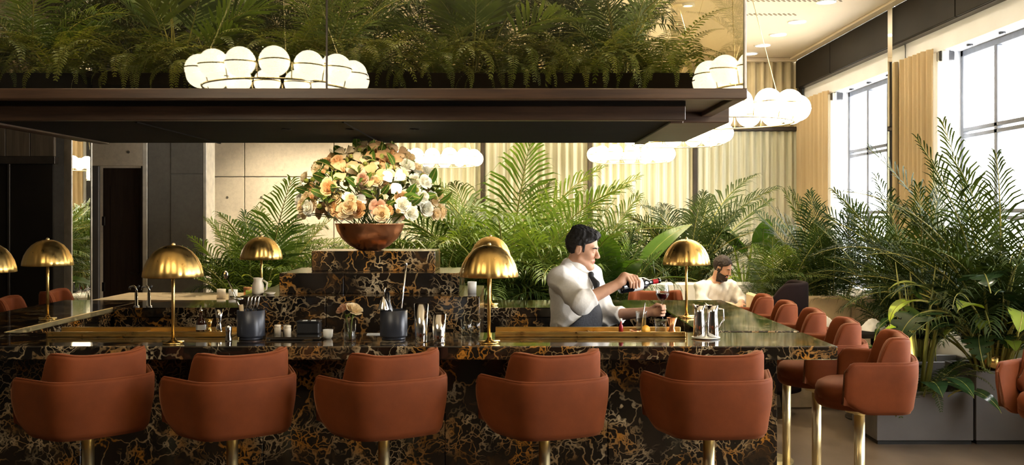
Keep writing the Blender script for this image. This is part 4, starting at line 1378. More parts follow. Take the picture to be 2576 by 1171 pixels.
for p, d in pts:
    big = r.random()
    fx_, fz = p.x, p.z
    if fx_ > .24: c = r.choice(['white', 'white', 'white', 'cream'])
    elif fx_ < -.18: c = r.choice(['cream', 'cream', 'peach', 'white', 'cream'])
    elif fz > .28: c = r.choice(['peach', 'peach', 'cream', 'pink', 'peach', 'cream'])
    else: c = r.choice(['cream', 'peach', 'white', 'cream', 'pink'])
    v = 2 if (big > .72 and abs(fx_) < .22) else (3 if big < .22 else r.choice([0, 1]))
    if v == 3 and r.random() < .4: c = 'lime'
    if v == 2 and c == 'pink': c = 'peach'
    s = (.066 if v == 2 else .024 if v == 3 else .036) * r.uniform(.85, 1.2)
    dd = (d + Vector((r.uniform(-.3, .3), r.uniform(-.9, -.2), r.uniform(-.1, .35)))).normalized()
    b = put('blossom', FL[c][v], fa, p, orient(dd, r.uniform(0, 6)), (s, s, s))
for i in range(230):
    az = r.uniform(0, 2 * math.pi); el = math.radians(r.uniform(2, 88)); k = r.uniform(.62, .96)
    d = Vector((math.cos(az) * math.cos(el), math.sin(az) * math.cos(el), math.sin(el)))
    p = Vector((d.x * .44 * k, d.y * .38 * k, .09 + d.z * (.38 if d.z > 0 else .28) * k))
    s = r.uniform(.5, .95)
    put('leaf', r.choice(LEAFB), fa, p, orient((d + Vector((r.uniform(-.6, .6), r.uniform(-.6, .6), r.uniform(-.3, .4)))), r.uniform(0, 6)), (s, s, s))
for i in range(46):
    p, d = r.choice(pts)
    a = r.uniform(0, 6.28)
    b0 = Vector((.08 * math.cos(a), .08 * math.sin(a), -.07))
    MB().tube([b0, b0.lerp(p, .5) + Vector((0, 0, .05)), p], .003, 4).build('stem', 'fern', fa)
for i in range(14):
    az = 2 * math.pi * i / 14 + r.uniform(-.2, .2); el = math.radians(r.uniform(5, 80))
    d = Vector((math.cos(az) * math.cos(el), math.sin(az) * math.cos(el), math.sin(el)))
    s = r.uniform(.16, .24)
    put('sprig', r.choice(FERN[:2]), fa, (d.x * .36, d.y * .3, .1 + d.z * .34), orient(d, r.uniform(0, 6)), (s, s, s))
# ================================================================== THINGS ON THE BAR
def solid(name, prof, mat, loc, label, cat, n=28, group=None, parent=None):
    o = MB().lathe(prof, n).build(name, mat, parent, loc)
    if parent is None: tag(o, label, cat, group)
    return o

WT = TOP
# amber bottle, jiggers, small cup on the left rail tray
b = thing('sauce_bottle', 'small dark amber bottle with metal pourer on the left brass tray', 'bottle', (-1.675, 5.14, WT + .012))
MB().lathe([(.001, 0), (.024, 0), (.026, .004), (.026, .055), (.020, .072), (.009, .085), (.008, .118)], 24).build('body', 'amber_glass', b)
MB().lathe([(.0095, .112), (.010, .125), (.004, .130), (.003, .150)], 16).build('pourer', 'steel', b)
MB().lathe([(.0265, .018), (.0265, .046)], 24, cap=False).build('paper_label', 'label_w', b)
jig = [(.0005, .003), (.019, .003), (.020, 0), (.021, .002), (.012, .048), (.009, .055), (.012, .064), (.024, .130), (.0225, .130), (.011, .070), (.0005, .066)]
solid('jigger', jig, 'steel', (-1.575, 5.13, WT + .012), 'tall flared steel jigger right of the amber bottle', 'jigger')
solid('jigger', [(r_ * .85, z * .62) for r_, z in jig], 'brass', (-1.622, 5.115, WT + .012), 'short brass jigger between amber bottle and steel jigger', 'jigger')
solid('pepper_mill', [(.001, 0), (.017, 0), (.018, .004), (.014, .035), (.017, .05), (.016, .075), (.008, .085), (.0005, .088)], 'steel', (-1.455, 4.90, WT), 'little steel shaker left of the black tool pot', 'shaker')

def tool_pot(loc, label):
    t = thing('tool_pot', label, 'pot', loc, 0, 'dark enamel tool pots')
    MB().lathe([(.001, .0), (.060, 0), (.062, .006), (.058, .012), (.070, .016), (.0715, .022), (.0715, .150), (.0675, .152), (.0665, .03), (.001, .025)], 40).build('body', 'slate', t)
    return t
p1 = (-1.362, 4.98, WT)
tool_pot(p1, 'dark slate tool pot with strainers at left of the bar top')
# hawthorne strainer coil
t = thing('strainer', 'round coil strainer standing in the left tool pot', 'strainer', (p1[0] + .015, p1[1] - .01, WT + .10))
for i in range(4):
    a0 = -.03 + i * .018
    pts_ = [(a0 + .008 * math.sin(u * .9), .012 * math.cos(u), .085 + .038 * math.sin(u)) for u in [2 * math.pi * k / 20 for k in range(20)]]
    MB().tube(pts_, .0035, 6, closed=True).build('coil_loop', 'steel', t)
MB().tube([(0, 0, -.06), (0, 0, .06)], .004).build('handle', 'steel', t)
t = thing('bar_spoon', 'long steel bar tongs leaning left out of the left tool pot', 'bar tool', (p1[0] - .02, p1[1], WT + .03))
MB().tube([(.02, 0, 0), (-.05, 0, .16), (-.10, 0, .28)], .005, 8).build('shaft', 'steel', t)
MB().sphere((-.112, 0, .305), .016, 12, 8, sc=(.8, .35, 1.5)).build('spoon_bowl', 'steel', t)
MB().lathe([(.001, -.004), (.036, -.004), (.036, .004), (.001, .004)], 24).build('strainer_disc', 'steel', t, (-.055, 0, .185), (0, math.radians(12), 0))
t = thing('wooden_muddler', 'short wooden muddler in the left tool pot', 'bar tool', (p1[0] - .03, p1[1] - .01, WT + .03))
MB().tube([(0, 0, 0), (-.02, 0, .15)], [.010, .012], 10).build('stick', 'wood_pale', t)

p2 = (-.617, 4.98, WT)
tool_pot(p2, 'dark slate tool pot with black bottle and spoon in the middle of the bar top')
t = thing('dark_bottle', 'slim black bottle leaning in the middle tool pot', 'bottle', (p2[0] - .02, p2[1], WT + .03), 0)
MB().lathe([(.001, 0), (.026, 0), (.027, .12), (.014, .16), (.013, .215), (.001, .216)], 24).build('body', 'dark_glass', t, (0, 0, 0), (0, math.radians(-4), 0))
t = thing('bar_spoon', 'long straight steel bar spoon rising from the middle tool pot', 'bar tool', (p2[0] + .03, p2[1], WT + .03))
MB().tube([(0, 0, 0), (.012, 0, .15), (.033, 0, .345)], .0045, 8).build('shaft', 'steel', t)
MB().sphere((.034, 0, .357), .009, 10, 6, sc=(.8, .5, 1.6)).build('disc_end', 'steel', t)
t = thing('fine_strainer', 'small conical mesh strainer hung on the middle tool pot', 'strainer', (p2[0] - .05, p2[1] - .03, WT + .152))
MB().lathe([(.001, .075), (.012, .055), (.030, .01), (.031, .004)], 20, cap=False).build('mesh_cone', 'steel', t)
MB().tube([(0, 0, .07), (.01, 0, .12)], .003).build('handle', 'steel', t)

tin = lambda h, rb, rt: [(.001, 0), (rb, 0), (rb + .001, .004), (rt, h), (rt - .002, h), (rb - .002, .006), (.001, .006)]
solid('shaker_tin', tin(.195, .029, .037), 'steel', (-.462, 4.86, WT), 'taller polished steel shaker tin right of the middle tool pot', 'shaker', 36, 'polished shaker tins')
solid('shaker_tin', tin(.145, .030, .036), 'steel', (-.370, 4.84, WT), 'shorter polished steel shaker tin left of the middle lamp', 'shaker', 36, 'polished shaker tins')

# bud vase with two roses
vz = (-.832, 4.90, WT)
v = thing('bud_vase', 'small clear glass vase on the bar top', 'vase', vz)
MB().lathe([(.001, 0), (.030, 0), (.031, .004), (.031, .105), (.029, .105), (.028, .008), (.001, .008)], 32).build('body', 'glass', v)
MB().lathe([(.001, .009), (.0275, .009), (.0275, .05), (.001, .05)], 24).build('water', 'glass', v)
for (dx, dz, c, sc, lab) in ((-.03, .145, 'pink', .030, 'dusty pink rose in the small bar vase'), (.018, .142, 'cream', .036, 'cream rose in the small bar vase')):
    f = thing('rose', lab, 'flower', (vz[0], vz[1], WT + .012), 0, 'roses in the bar vase')
    MB().tube([(0, 0, 0), (dx * .5, 0, .08), (dx, -.005, dz)], .003, 6).build('stem', 'fern', f)
    put('petals', FL[c][0], f, (dx, -.005, dz), (math.radians(25), math.radians(30 * (1 if dx > 0 else -1)), 0), (sc, sc, sc))
    for k in range(2):
        put('leaf', LEAFB[0], f, (dx * .6, 0, .10), (0, math.radians(30), k * 2.4 + dx * 40), (.32, .32, .32))

# prep things between pots
t = thing('condiment_box', 'black lidded condiment box on a steel tray left of the bud vase', 'box', (-1.085, 5.10, WT))
MB().box(-.06, .06, -.035, .045, .016, .075, .006).build('body', 'black', t)
MB().box(-.062, .062, -.037, .047, .075, .083, .004).build('lid', 'black', t)
for x in (-.03, .015):
    MB().box(x, x + .022, -.02, .0, .083, .086).build('label_strip', 'label_w', t)
tag(MB().box(-1.27, -.99, 4.93, 5.165, WT, WT + .016, .004).build('steel_tray', 'steel'), 'flat steel tray under the black condiment box', 'tray')
for i, (x, y) in enumerate(((-1.235, 5.03), (-1.195, 5.05), (-1.175, 5.0))):
    solid('glass_jar', [(.001, 0), (.017, 0), (.018, .035), (.015, .04), (.017, .042), (.017, .052), (.001, .054)], 'ceramic' if i != 1 else 'steel', (x, y, WT + .016),
          ('leftmost', 'middle', 'right hand')[i] + ' tiny lidded jar on the steel tray', 'jar', 20, 'tiny jars on the steel tray')
solid('espresso_cup', [(.001, 0), (.016, 0), (.024, .012), (.027, .048), (.025, .048), (.021, .012), (.001, .008)], 'white_china', (-.962, 4.99, WT), 'small white cup right of the black condiment box', 'cup')
tag(MB().box(-.055, .055, -.03, .03, 0, .004).build('white_card', 'label_w', None, (-.73, 5.17, WT), (0, 0, .05)), 'pale card lying left of the middle tool pot', 'card')
for i, (x, y) in enumerate(((-.245, 5.13), (-.20, 5.17))):
    solid('tumbler', [(.001, 0), (.026, 0), (.032, .085), (.030, .085), (.024, .008), (.001, .008)], 'glass', (x, y, WT), ('left', 'right')[i] + ' clear tumbler between steel shakers and middle lamp', 'glass', 28)

# things by the bartender
RT = WT + .012
t = thing('bitters_bottle', 'tiny red bitters bottle on the right brass tray', 'bottle', (.582, 5.10, RT))
MB().lathe([(.001, 0), (.012, 0), (.0125, .04), (.005, .055), (.005, .068)], 18).build('body', 'red_glass', t)
MB().lathe([(.007, .066), (.007, .082)], 14).build('cap', 'white_china', t)
solid('copper_dish', [(.001, 0), (.018, 0), (.032, .018), (.030, .018), (.016, .004), (.001, .004)], 'copper', (.662, 5.12, RT), 'small copper dish right of the red bitters bottle', 'dish')
t = thing('orange_slice', 'cut orange half on the right brass tray', 'fruit', (.715, 5.09, RT + .024), 0)
MB().lathe([(.001, -.012), (.018, -.011), (.024, 0), (.001, .001)], 24).build('peel', 'orange', t, (0, 0, 0), (math.radians(80), 0, .3))
t = thing('mixing_glass', 'tall clear mixing glass right of the cut orange', 'glass', (.700, 5.17, RT))
MB().lathe([(.001, 0), (.026, 0), (.028, .10), (.032, .115), (.030, .115), (.025, .01), (.001, .01)], 28).build('body', 'glass', t)
MB().tube([(0, 0, .012), (.02, 0, .16)], .003).build('stirrer', 'steel', t)
solid('crystal_tumbler', [(.001, 0), (.030, 0), (.034, .075), (.032, .075), (.028, .01), (.001, .01)], 'glass', (.800, 5.13, RT), 'low crystal tumbler left of the copper cup', 'glass')
solid('copper_cup', [(.001, 0), (.020, 0), (.020, .01), (.013, .03), (.028, .085), (.026, .085), (.011, .032), (.001, .03)], 'copper', (.858, 5.12, RT), 'flared copper cup beside the right lamp stem', 'cup')
solid('white_plate', [(.001, 0), (.045, 0), (.075, .007), (.074, .009), (.045, .004), (.001, .004)], 'white_china', (1.015, 5.00, WT), 'white plate under the steel water jugs', 'plate', 36)
def jug(x, y, label, flip):
    t = thing('water_jug', label, 'jug', (x, y, WT + (.009 if True else 0)), flip, 'steel water jugs')
    MB().lathe([(.001, 0), (.031, 0), (.033, .006), (.031, .07), (.026, .12), (.029, .165), (.027, .165), (.024, .12), (.029, .07), (.001, .01)], 32).build('body', 'steel', t)
    MB().tube([(.027, 0, .15), (.055, 0, .145), (.058, 0, .09), (.031, 0, .05)], .004, 8).build('handle', 'steel', t)
    MB().tube([(-.025, 0, .155), (-.042, 0, .172)], [.010, .006], 8).build('spout', 'steel', t)
jug(.982, 5.00, 'darker steel water jug on the white plate, next to the lamp stem', 0.5)
jug(1.052, 5.005, 'bright steel water jug on the white plate, to the right', -0.4)

# rear bar: taps, vases and glasses
for i, (x, lab) in enumerate(((-2.66, 'left chrome swan neck tap on the rear left corner of the bar'), (-2.57, 'right chrome swan neck tap on the rear left corner of the bar'))):
    t = thing('beer_tap', lab, 'tap', (x, 6.76, TOP), 0, 'chrome taps')
    MB().lathe([(.022, 0), (.022, .006), (.012, .012), (.012, .10)], 18).build('column', 'steel', t)
    MB().tube([(0, 0, .10), (0, 0, .13), (-.02, 0, .145), (-.045, 0, .14), (-.05, 0, .12)], .009, 10).build('spout', 'steel', t)
    MB().tube([(0, 0, .12), (.02, 0, .15)], [.005, .008], 8).build('lever', 'black', t)
v = thing('ceramic_jug', 'cream ceramic jug on the plinth step right of the rear lamp', 'jug', (-1.53, 5.75, 1.27))
MB().lathe([(.001, 0), (.030, 0), (.036, .012), (.036, .055), (.026, .080), (.030, .100), (.028, .100), (.024, .08), (.001, .05)], 28).build('body', 'ceramic', v)
MB().tube([(.03, 0, .085), (.055, 0, .07), (.05, 0, .03), (.035, 0, .02)], .006, 8).build('handle', 'ceramic', v)
solid('small_dish', [(.001, 0), (.02, 0), (.034, .014), (.032, .015), (.018, .004), (.001, .004)], 'ceramic', (-1.45, 5.72, 1.27), 'little cream dish beside the ceramic jug', 'dish')
solid('white_beaker', [(.001, 0), (.026, 0), (.028, .07), (.026, .07), (.024, .006), (.001, .006)], 'white_china', (-.245, 5.85, 1.27), 'white beaker on the right step of the plinth', 'cup')
for i, (x, y, m, lab) in enumerate(((-2.36, 7.75, 'ceramic', 'cream candle jar at left on the pale service table'), (-2.25, 7.7, 'white_china', 'white cup on the pale service table'),
                                    (-2.2, 7.95, 'copper', 'copper candle jar on the pale service table'))):
    solid('table_jar', [(.001, 0), (.034, 0), (.036, .08), (.033, .08), (.031, .006), (.001, .006)], m, (x, y, 1.07), lab, 'jar', 24)
plant('herb_sprig', 'bright green herb in a pot on the pale service table', (-2.02, 7.75, 1.07), [(MONSL, 'leaf', 14, .22, .36, 0, 40, 0, 360, .03)], None, 301, 'plant')
# ================================================================== PEOPLE
class Body:
    """smooth blend of tapered limbs and ellipsoids, meshed as ONE continuous surface"""
    def __init__(s): s.p = []; s.post = None
    def cone(s, a, b, r1, r2, k=.02, sub=False):
        s.p.append(('c', np.array(a, float), np.array(b, float), r1, r2, k, sub)); return s
    def ell(s, c, r, R=None, k=.02, sub=False):
        s.p.append(('e', np.array(c, float), np.array(r, float), np.eye(3) if R is None else np.array(R, float), 0, k, sub)); return s
    def chain(s, pts, rs, k=.01):
        for i in range(len(pts) - 1): s.cone(pts[i], pts[i + 1], rs[i], rs[i + 1], k)
        return s
    def one(s, q, P):
        if q[0] == 'c':
            a, b = q[1], q[2]; ab = b - a
            h = np.clip(((P - a) @ ab) / max(ab @ ab, 1e-9), 0, 1)
            d = P - a - h[:, None] * ab
            return np.sqrt((d * d).sum(1)) - (q[3] + (q[4] - q[3]) * h)
        L = (P - q[1]) @ q[3]
        k0 = np.sqrt(((L / q[2]) ** 2).sum(1)); k1 = np.sqrt(((L / q[2] ** 2) ** 2).sum(1))
        return np.where(k1 < 1e-6, -q[2].min(), k0 * (k0 - 1) / np.maximum(k1, 1e-6))
    def ev(s, P, idx=None):
        d = np.full(len(P), 9.0)
        for i in (idx if idx is not None else range(len(s.p))):
            q = s.p[i]; e = s.one(q, P); k = q[5]
            if q[6]:
                e = -e; h = np.clip(.5 - .5 * (d - e) / k, 0, 1); d = d + (e - d) * h + k * h * (1 - h)
            else:
                h = np.clip(.5 + .5 * (e - d) / k, 0, 1); d = e + (d - e) * h - k * h * (1 - h)
                # h=1 keeps d
        return d
    def mesh(s, vox, nb=24):
        lo = np.array([9e9] * 3); hi = -lo
        for q in s.p:
            if q[6]: continue
            if q[0] == 'c':
                m = max(q[3], q[4]); pts = (q[1], q[2])
            else:
                m = q[2].max(); pts = (q[1],)
            for c in pts: lo = np.minimum(lo, c - m - .03); hi = np.maximum(hi, c + m + .03)
        nblk = np.ceil((hi - lo) / (vox * nb)).astype(int)
        half = vox * nb / 2; rad = half * 1.7321
        g = np.arange(nb + 1) * vox
        GX, GY, GZ = np.meshgrid(g, g, g, indexing='ij')
        G = np.stack([GX.ravel(), GY.ravel(), GZ.ravel()], 1)
        K1, K2 = 20000, 20000 * 20000
        keys, verts, quads = [], [], []
        E = [(0, 0, 0), (1, 0, 0), (0, 1, 0), (1, 1, 0), (0, 0, 1), (1, 0, 1), (0, 1, 1), (1, 1, 1)]
        ED = [(a, b) for a in range(8) for b in range(a + 1, 8) if bin(a ^ b).count('1') == 1]
        for bx in range(nblk[0]):
            for by in range(nblk[1]):
                for bz in range(nblk[2]):
                    o = lo + np.array([bx, by, bz]) * vox * nb
                    c = (o + half)[None]
                    ds = np.array([s.one(q, c)[0] for q in s.p])
                    add = [d for d, q in zip(ds, s.p) if not q[6]]
                    if min(add) > rad * 1.25 + .03: continue
                    idx = [i for i, (d, q) in enumerate(zip(ds, s.p)) if d < rad * 1.25 + .04]
                    if not idx: continue
                    P = G + o
                    D = s.ev(P, idx)
                    if s.post: D = s.post(D, P)
                    if D.min() > 0 or D.max() < 0: continue
                    D = D.reshape(nb + 1, nb + 1, nb + 1)
                    D = np.where(D == 0, 1e-9, D)
                    S = D < 0
                    C = np.stack([D[e[0]:nb + e[0], e[1]:nb + e[1], e[2]:nb + e[2]] for e in E], -1)
                    ins = (C < 0).sum(-1)
                    act = (ins > 0) & (ins < 8)
                    I = np.argwhere(act)
                    if len(I):
                        cv = C[act]; acc = np.zeros((len(I), 3)); cnt = np.zeros(len(I))
                        for a, b in ED:
                            m = (cv[:, a] < 0) != (cv[:, b] < 0)
                            t = cv[:, a] / np.where(m, cv[:, a] - cv[:, b], 1)
                            pa, pb = np.array(E[a], float), np.array(E[b], float)
                            acc += np.where(m[:, None], pa + t[:, None] * (pb - pa), 0); cnt += m
                        gi = I + np.array([bx, by, bz]) * nb
                        keys.append(gi[:, 0] * K2 + gi[:, 1] * K1 + gi[:, 2])
                        verts.append(o + (I + acc / cnt[:, None]) * vox)
                    base = np.array([bx, by, bz]) * nb
                    for ax in range(3):
                        sl0 = [slice(0, nb)] * 3; sl1 = [slice(0, nb)] * 3; sl1[ax] = slice(1, nb + 1)
                        A, B = S[tuple(sl0)], S[tuple(sl1)]
                        J = np.argwhere(A != B)
                        if not len(J): continue
                        fl = A[tuple(J.T)]
                        J = J + base
                        u, v = np.zeros(3, int), np.zeros(3, int); u[(ax + 1) % 3] = 1; v[(ax + 2) % 3] = 1
                        kk = lambda q: q[:, 0] * K2 + q[:, 1] * K1 + q[:, 2]
                        qd = np.stack([kk(J), kk(J - u), kk(J - u - v), kk(J - v)], 1)
                        qd[~fl] = qd[~fl][:, ::-1]
                        quads.append(qd)
        keys = np.concatenate(keys); verts = np.concatenate(verts); quads = np.concatenate(quads)
        o = np.argsort(keys); keys = keys[o]; verts = verts[o]
        ix = np.clip(np.searchsorted(keys, quads), 0, len(keys) - 1)
        ok = (keys[ix] == quads).all(1)
        return verts, ix[ok]

def body_object(name, verts, faces, mats, matfn=None, parent=None):
    me = bpy.data.meshes.new(name)
    me.from_pydata(verts.tolist(), [], faces.tolist())
    for m in mats: me.materials.append(M[m])
    me.polygons.foreach_set('use_smooth', np.ones(len(faces), bool))
    if matfn is not None:
        me.polygons.foreach_set('material_index', matfn(verts[faces].mean(1)).astype(np.int32))
    me.update()
    return put(name, me, parent)

def frame(yaw, pitch, roll=0.0):
    """columns: forward, left, up of the head in world axes"""
    f = np.array([math.cos(yaw) * math.cos(pitch), math.sin(yaw) * math.cos(pitch), -math.sin(pitch)])
    l = np.array([-math.sin(yaw), math.cos(yaw), 0.0])
    u = np.cross(f, l)
    return np.stack([f, l, u], 1)

HS = .94
class Scaled:
    """the head's own proportions, times one size factor"""
    def __init__(s, b, k): s.b, s.k = b, k
    def ell(s, c, r, R=None, k=.02, sub=False): s.b.ell(c, np.array(r) * s.k, R, k, sub)
    def cone(s, a, b, r1, r2, k=.02, sub=False): s.b.cone(a, b, r1 * s.k, r2 * s.k, k, sub)

def add_head(B, H, R):
    B = Scaled(B, HS)
    W = lambda *p: H + R @ (np.array(p, float) * HS)
    B.ell(W(-.010, 0, .032), (.098, .077, .094), R, .02)
    B.ell(W(.030, 0, -.045), (.060, .054, .082), R, .03)
    B.cone(W(.076, -.013, -.106), W(.076, .013, -.106), .020, .020, .02)
    B.cone(W(.010, -.058, -.062), W(.064, -.022, -.104), .017, .017, .02)
    B.cone(W(.010, .058, -.062), W(.064, .022, -.104), .017, .017, .02)
    B.cone(W(.078, -.034, .022), W(.078, .034, .022), .014, .014, .014)
    for s in (-1, 1):
        B.ell(W(.058, s * .036, -.025), (.030, .024, .026), R, .02)
        B.ell(W(.100, s * .031, .000), (.014, .016, .010), R, .008, True)
        B.ell(W(.081, s * .031, .000), (.012, .014, .010), R, .004)
        B.ell(W(-.004, s * .079, -.006), (.020, .009, .032), R, .006)
        B.ell(W(.002, s * .088, -.004), (.010, .006, .018), R, .005, True)
        B.ell(W(.104, s * .012, -.034), (.010, .008, .007), R, .008)
    B.cone(W(.090, 0, .012), W(.113, 0, -.028), .008, .0115, .012)
    B.cone(W(.083, -.020, -.066), W(.083, .020, -.066), .006, .006, .008)
    B.cone(W(.088, -.013, -.062), W(.088, .013, -.062), .0055, .0055, .006)
    B.cone(W(.086, -.012, -.073), W(.086, .012, -.073), .006, .006, .006)

def face_mat(H, R, eye=1, brow=2, lip=3, beard=None):
    def fn(C):
        L = (C - H) @ R / HS
        m = np.zeros(len(C))
        ax = np.abs(L[:, 1])
        m[(L[:, 0] > .083) & (ax < .020) & (np.abs(L[:, 2] + .068) < .010)] = lip
        if beard:
            z, x = L[:, 2], L[:, 0]
            bd = (z < -.045 - .25 * np.clip(x - .05, 0, 1)) & (x > -.01) & (z > -.16) & ~((x > .083) & (ax < .022) & (np.abs(z + .068) < .011))
            bd |= (x > .08) & (np.abs(z + .050) < .006) & (ax < .03)
            bd |= (z < .0) & (x > -.01) & (x < .022) & (ax > .05) & (z > -.16)
            m[bd & (np.linalg.norm(L, axis=1) < .18)] = brow
        return m
    return fn

def face_parts(H, R, root, hair):
    W = lambda *p: Vector(H + R @ (np.array(p, float) * HS))
    for s in (-1, 1):
        e = MB().sphere(W(.0800, s * .031, .0), .0106, 14, 10).build('eyeball', 'white_china', root)
        MB().sphere(W(.0858, s * .0300, -.001), .0058, 12, 8).build('iris', 'eye', e)
        MB().tube([W(.0840, s * .018, .0060), W(.0890, s * .026, .0085), W(.0870, s * .036, .0085), W(.0785, s * .044, .0050)], [.002, .0030, .0030, .0018], 6).build('eyelid', 'skin', root)
        MB().tube([W(.0955, s * .012, .020), W(.0960, s * .024, .0245), W(.0915, s * .038, .0255), W(.0800, s * .050, .0205)], [.003, .0046, .0044, .002], 6).build('eyebrow', hair, root)

def hair_mesh(H, R, vox, quiff=True):
    B0 = Body(); B = Scaled(B0, HS)
    W = lambda *p: H + R @ (np.array(p, float) * HS)
    B.ell(W(-.014, 0, .040), (.110, .088, .102), R, .02)
    if quiff:
        B.ell(W(.045, .0, .106), (.050, .064, .028), R, .03)
        B.ell(W(.072, -.008, .096), (.026, .050, .020), R, .02)
        B.ell(W(-.03, .0, .114), (.065, .068, .028), R, .03)
    def post(D, P):
        L = (P - H) @ R / HS
        x, y, z = L.T
        n = .0030 * np.sin(60 * x + 3 * np.sin(50 * y + 20 * z)) * np.sin(75 * y + 4 * np.sin(40 * x)) + .0016 * np.sin(210 * y + 90 * x + 6 * np.sin(45 * z)) + .002 * np.sin(33 * z + 28 * x + 2)
        k1 = .80 * (x + .012) + .004 + .012 * np.sin(55 * y + 1) * (x > .03) - z
        k3 = np.maximum(np.abs(x - .018) - .015, -.018 - z)
        k2 = np.maximum(x + .030, -.095 - z)
        ear = np.maximum(np.abs(x + .002) - .022, np.abs(z + .008) - .030)
        keep = np.minimum(np.minimum(k1, k2), k3)
        return np.maximum(np.maximum(D + n, keep * .7), -ear * .8)
    B0.post = post
    return B0.mesh(vox)

# ---------------------------------------------------------------- the bartender
def bartender():
    root = thing('person', 'bartender in white shirt, black tie and charcoal apron pouring red wine', 'person', (0, 0, 0))
    H = np.array([.430, 5.79, 1.544]); R = frame(math.radians(-22), math.radians(12))
    B = Body()
    Rt = frame(math.radians(-34), 0)
    T = lambda x, y, z: np.array([.378, 5.82, 0]) + Rt @ np.array([x, y, z])
    add_head(B, H, R)
    B.cone(H + R @ np.array([-.02, 0, -.07]), T(.02, 0, 1.44), .056, .060, .02)
    SR, ER, WR = np.array([.282, 5.662, 1.370]), np.array([.392, 5.430, 1.248]), np.array([.622, 5.452, 1.362])
    SL, EL, WL = np.array([.490, 5.975, 1.372]), np.array([.585, 5.900, 1.125]), np.array([.795, 5.675, 1.170])
    B.ell(T(0, 0, 1.30), (.105, .165, .17), Rt, .04)
    B.ell(T(0, 0, 1.06), (.105, .150, .16), Rt, .05)
    B.ell(T(-.01, 0, .93), (.115, .165, .13), Rt, .05)
    B.cone(SR, ER, .052, .043, .03); B.cone(ER, WR, .042, .028, .015)
    B.cone(SL, EL, .052, .043, .03); B.cone(EL, WL, .042, .028, .015)
    B.cone(SR, T(0, 0, 1.40), .05, .07, .04); B.cone(SL, T(0, 0, 1.40), .05, .07, .04)
    # bottle axis and the pouring hand closing over it
    b0, b1 = np.array([.615, 5.455, 1.334]), np.array([.868, 5.575, 1.366])
    ax = (b1 - b0) / np.linalg.norm(b1 - b0)
    side = np.cross(ax, [0, 0, 1]); side /= np.linalg.norm(side)          # towards the camera
    up = np.cross(side, ax)
    Q = lambda a, s, u: b0 + ax * a + side * s + up * u
    pc = Q(.060, .000, .056)
    B.cone(WR, Q(.035, .005, .058), .027, .026, .02)
    B.ell(Q(.050, .004, .056), (.040, .034, .017), np.stack([ax, side, up], 1), .015)
    for j, (a, ln) in enumerate(((.088, .95), (.068, 1.05), (.048, 1.0), (.030, .82))):
        B.chain([Q(a - .006, .012, .058), Q(a + .008, .036, .050 * 1.0), Q(a + .014, .053, .024), Q(a + .014, .048, .024 - .034 * ln)],
                [.0098, .0092, .0086, .0072], .003)
    B.chain([Q(.030, -.018, .054), Q(.062, -.042, .040), Q(.092, -.052, .016), Q(.108, -.049, -.004)], [.013, .011, .0098, .008], .004)
    # left hand round the stem of the glass
    g = np.array([.886, 5.615, 1.185])
    f = g - WL; f /= np.linalg.norm(f)
    pl_ = WL + f * .055
    sd = np.cross(f, [0, 0, 1]); sd /= np.linalg.norm(sd)
    upv = np.array([0, 0, 1.0])
    B.cone(WL, pl_, .026, .026, .02)
    B.ell(pl_ + f * .008, (.040, .016, .034), np.stack([f, sd, upv], 1), .015)
    for j, dz in enumerate((.026, .009, -.009, -.026)):
        ln = (.95, 1.05, 1.0, .8)[j]
        a = pl_ + f * .036 + upv * dz
        B.chain([a, a + f * .026 * ln - sd * .012, a + f * .040 * ln + sd * .006 - sd * -.012, a + f * .030 * ln + sd * .036],
                [.0095, .0088, .0080, .0070], .003)
    B.chain([pl_ + f * .0 + upv * .026 + sd * .01, pl_ + f * .026 + upv * .040 + sd * .022, pl_ + f * .052 + upv * .034 + sd * .022], [.012, .0105, .0085], .004)
    # legs and feet
    for s in (-1, 1):
        h, k, a = T(0, s * .085, .90), T(.015, s * .09, .49), T(-.01, s * .095, .09)
        B.cone(h, k, .085, .058, .03); B.cone(k, a, .056, .040, .02)
        B.cone(T(-.03, s * .095, .045), T(.15, s * .11, .035), .036, .030, .02)
    v, q = B.mesh(.0045)
    fm = face_mat(H, R)
    def mats(C):
        m = fm(C)
        m[C[:, 2] < .96] = 4
        m[C[:, 2] < .085] = 5
        return m
    body_object('body', v, q, ['skin', 'eye', 'hair', 'skin_lip', 'trouser', 'shoe'], mats, root)
    v, q = hair_mesh(H, R, .004)
    body_object('hair', v, q, ['hair'], None, root)
    face_parts(H, R, root, 'hair')
    # shirt
    S = Body()
    S.ell(T(-.005, 0, 1.29), (.130, .185, .17), Rt, .05)
    S.ell(T(.01, 0, 1.12), (.142, .178, .16), Rt, .06)
    S.ell(T(-.005, 0, .98), (.138, .18, .12), Rt, .06)
    S.cone(SR, T(.0, .02, 1.405), .068, .072, .04); S.cone(SL, T(.0, -.02, 1.405), .068, .072, .04)
    rc = ER + (WR - ER) * .26; lc = EL + (WL - EL) * .34
    S.cone(SR, ER, .064, .064, .04); S.cone(ER, rc, .060, .050, .03); S.cone(rc - (WR - ER) * .05, rc + (WR - ER) * .02, .053, .053, .004)
    S.cone(SL, EL, .064, .064, .04); S.cone(EL, lc, .060, .050, .03); S.cone(lc - (WL - EL) * .05, lc + (WL - EL) * .02, .053, .053, .004)
    nd = H + R @ np.array([-.02, 0, -.07]); nb_ = T(.02, 0, 1.44)
    dR, dL = (WR - ER) / np.linalg.norm(WR - ER), (WL - EL) / np.linalg.norm(WL - EL)
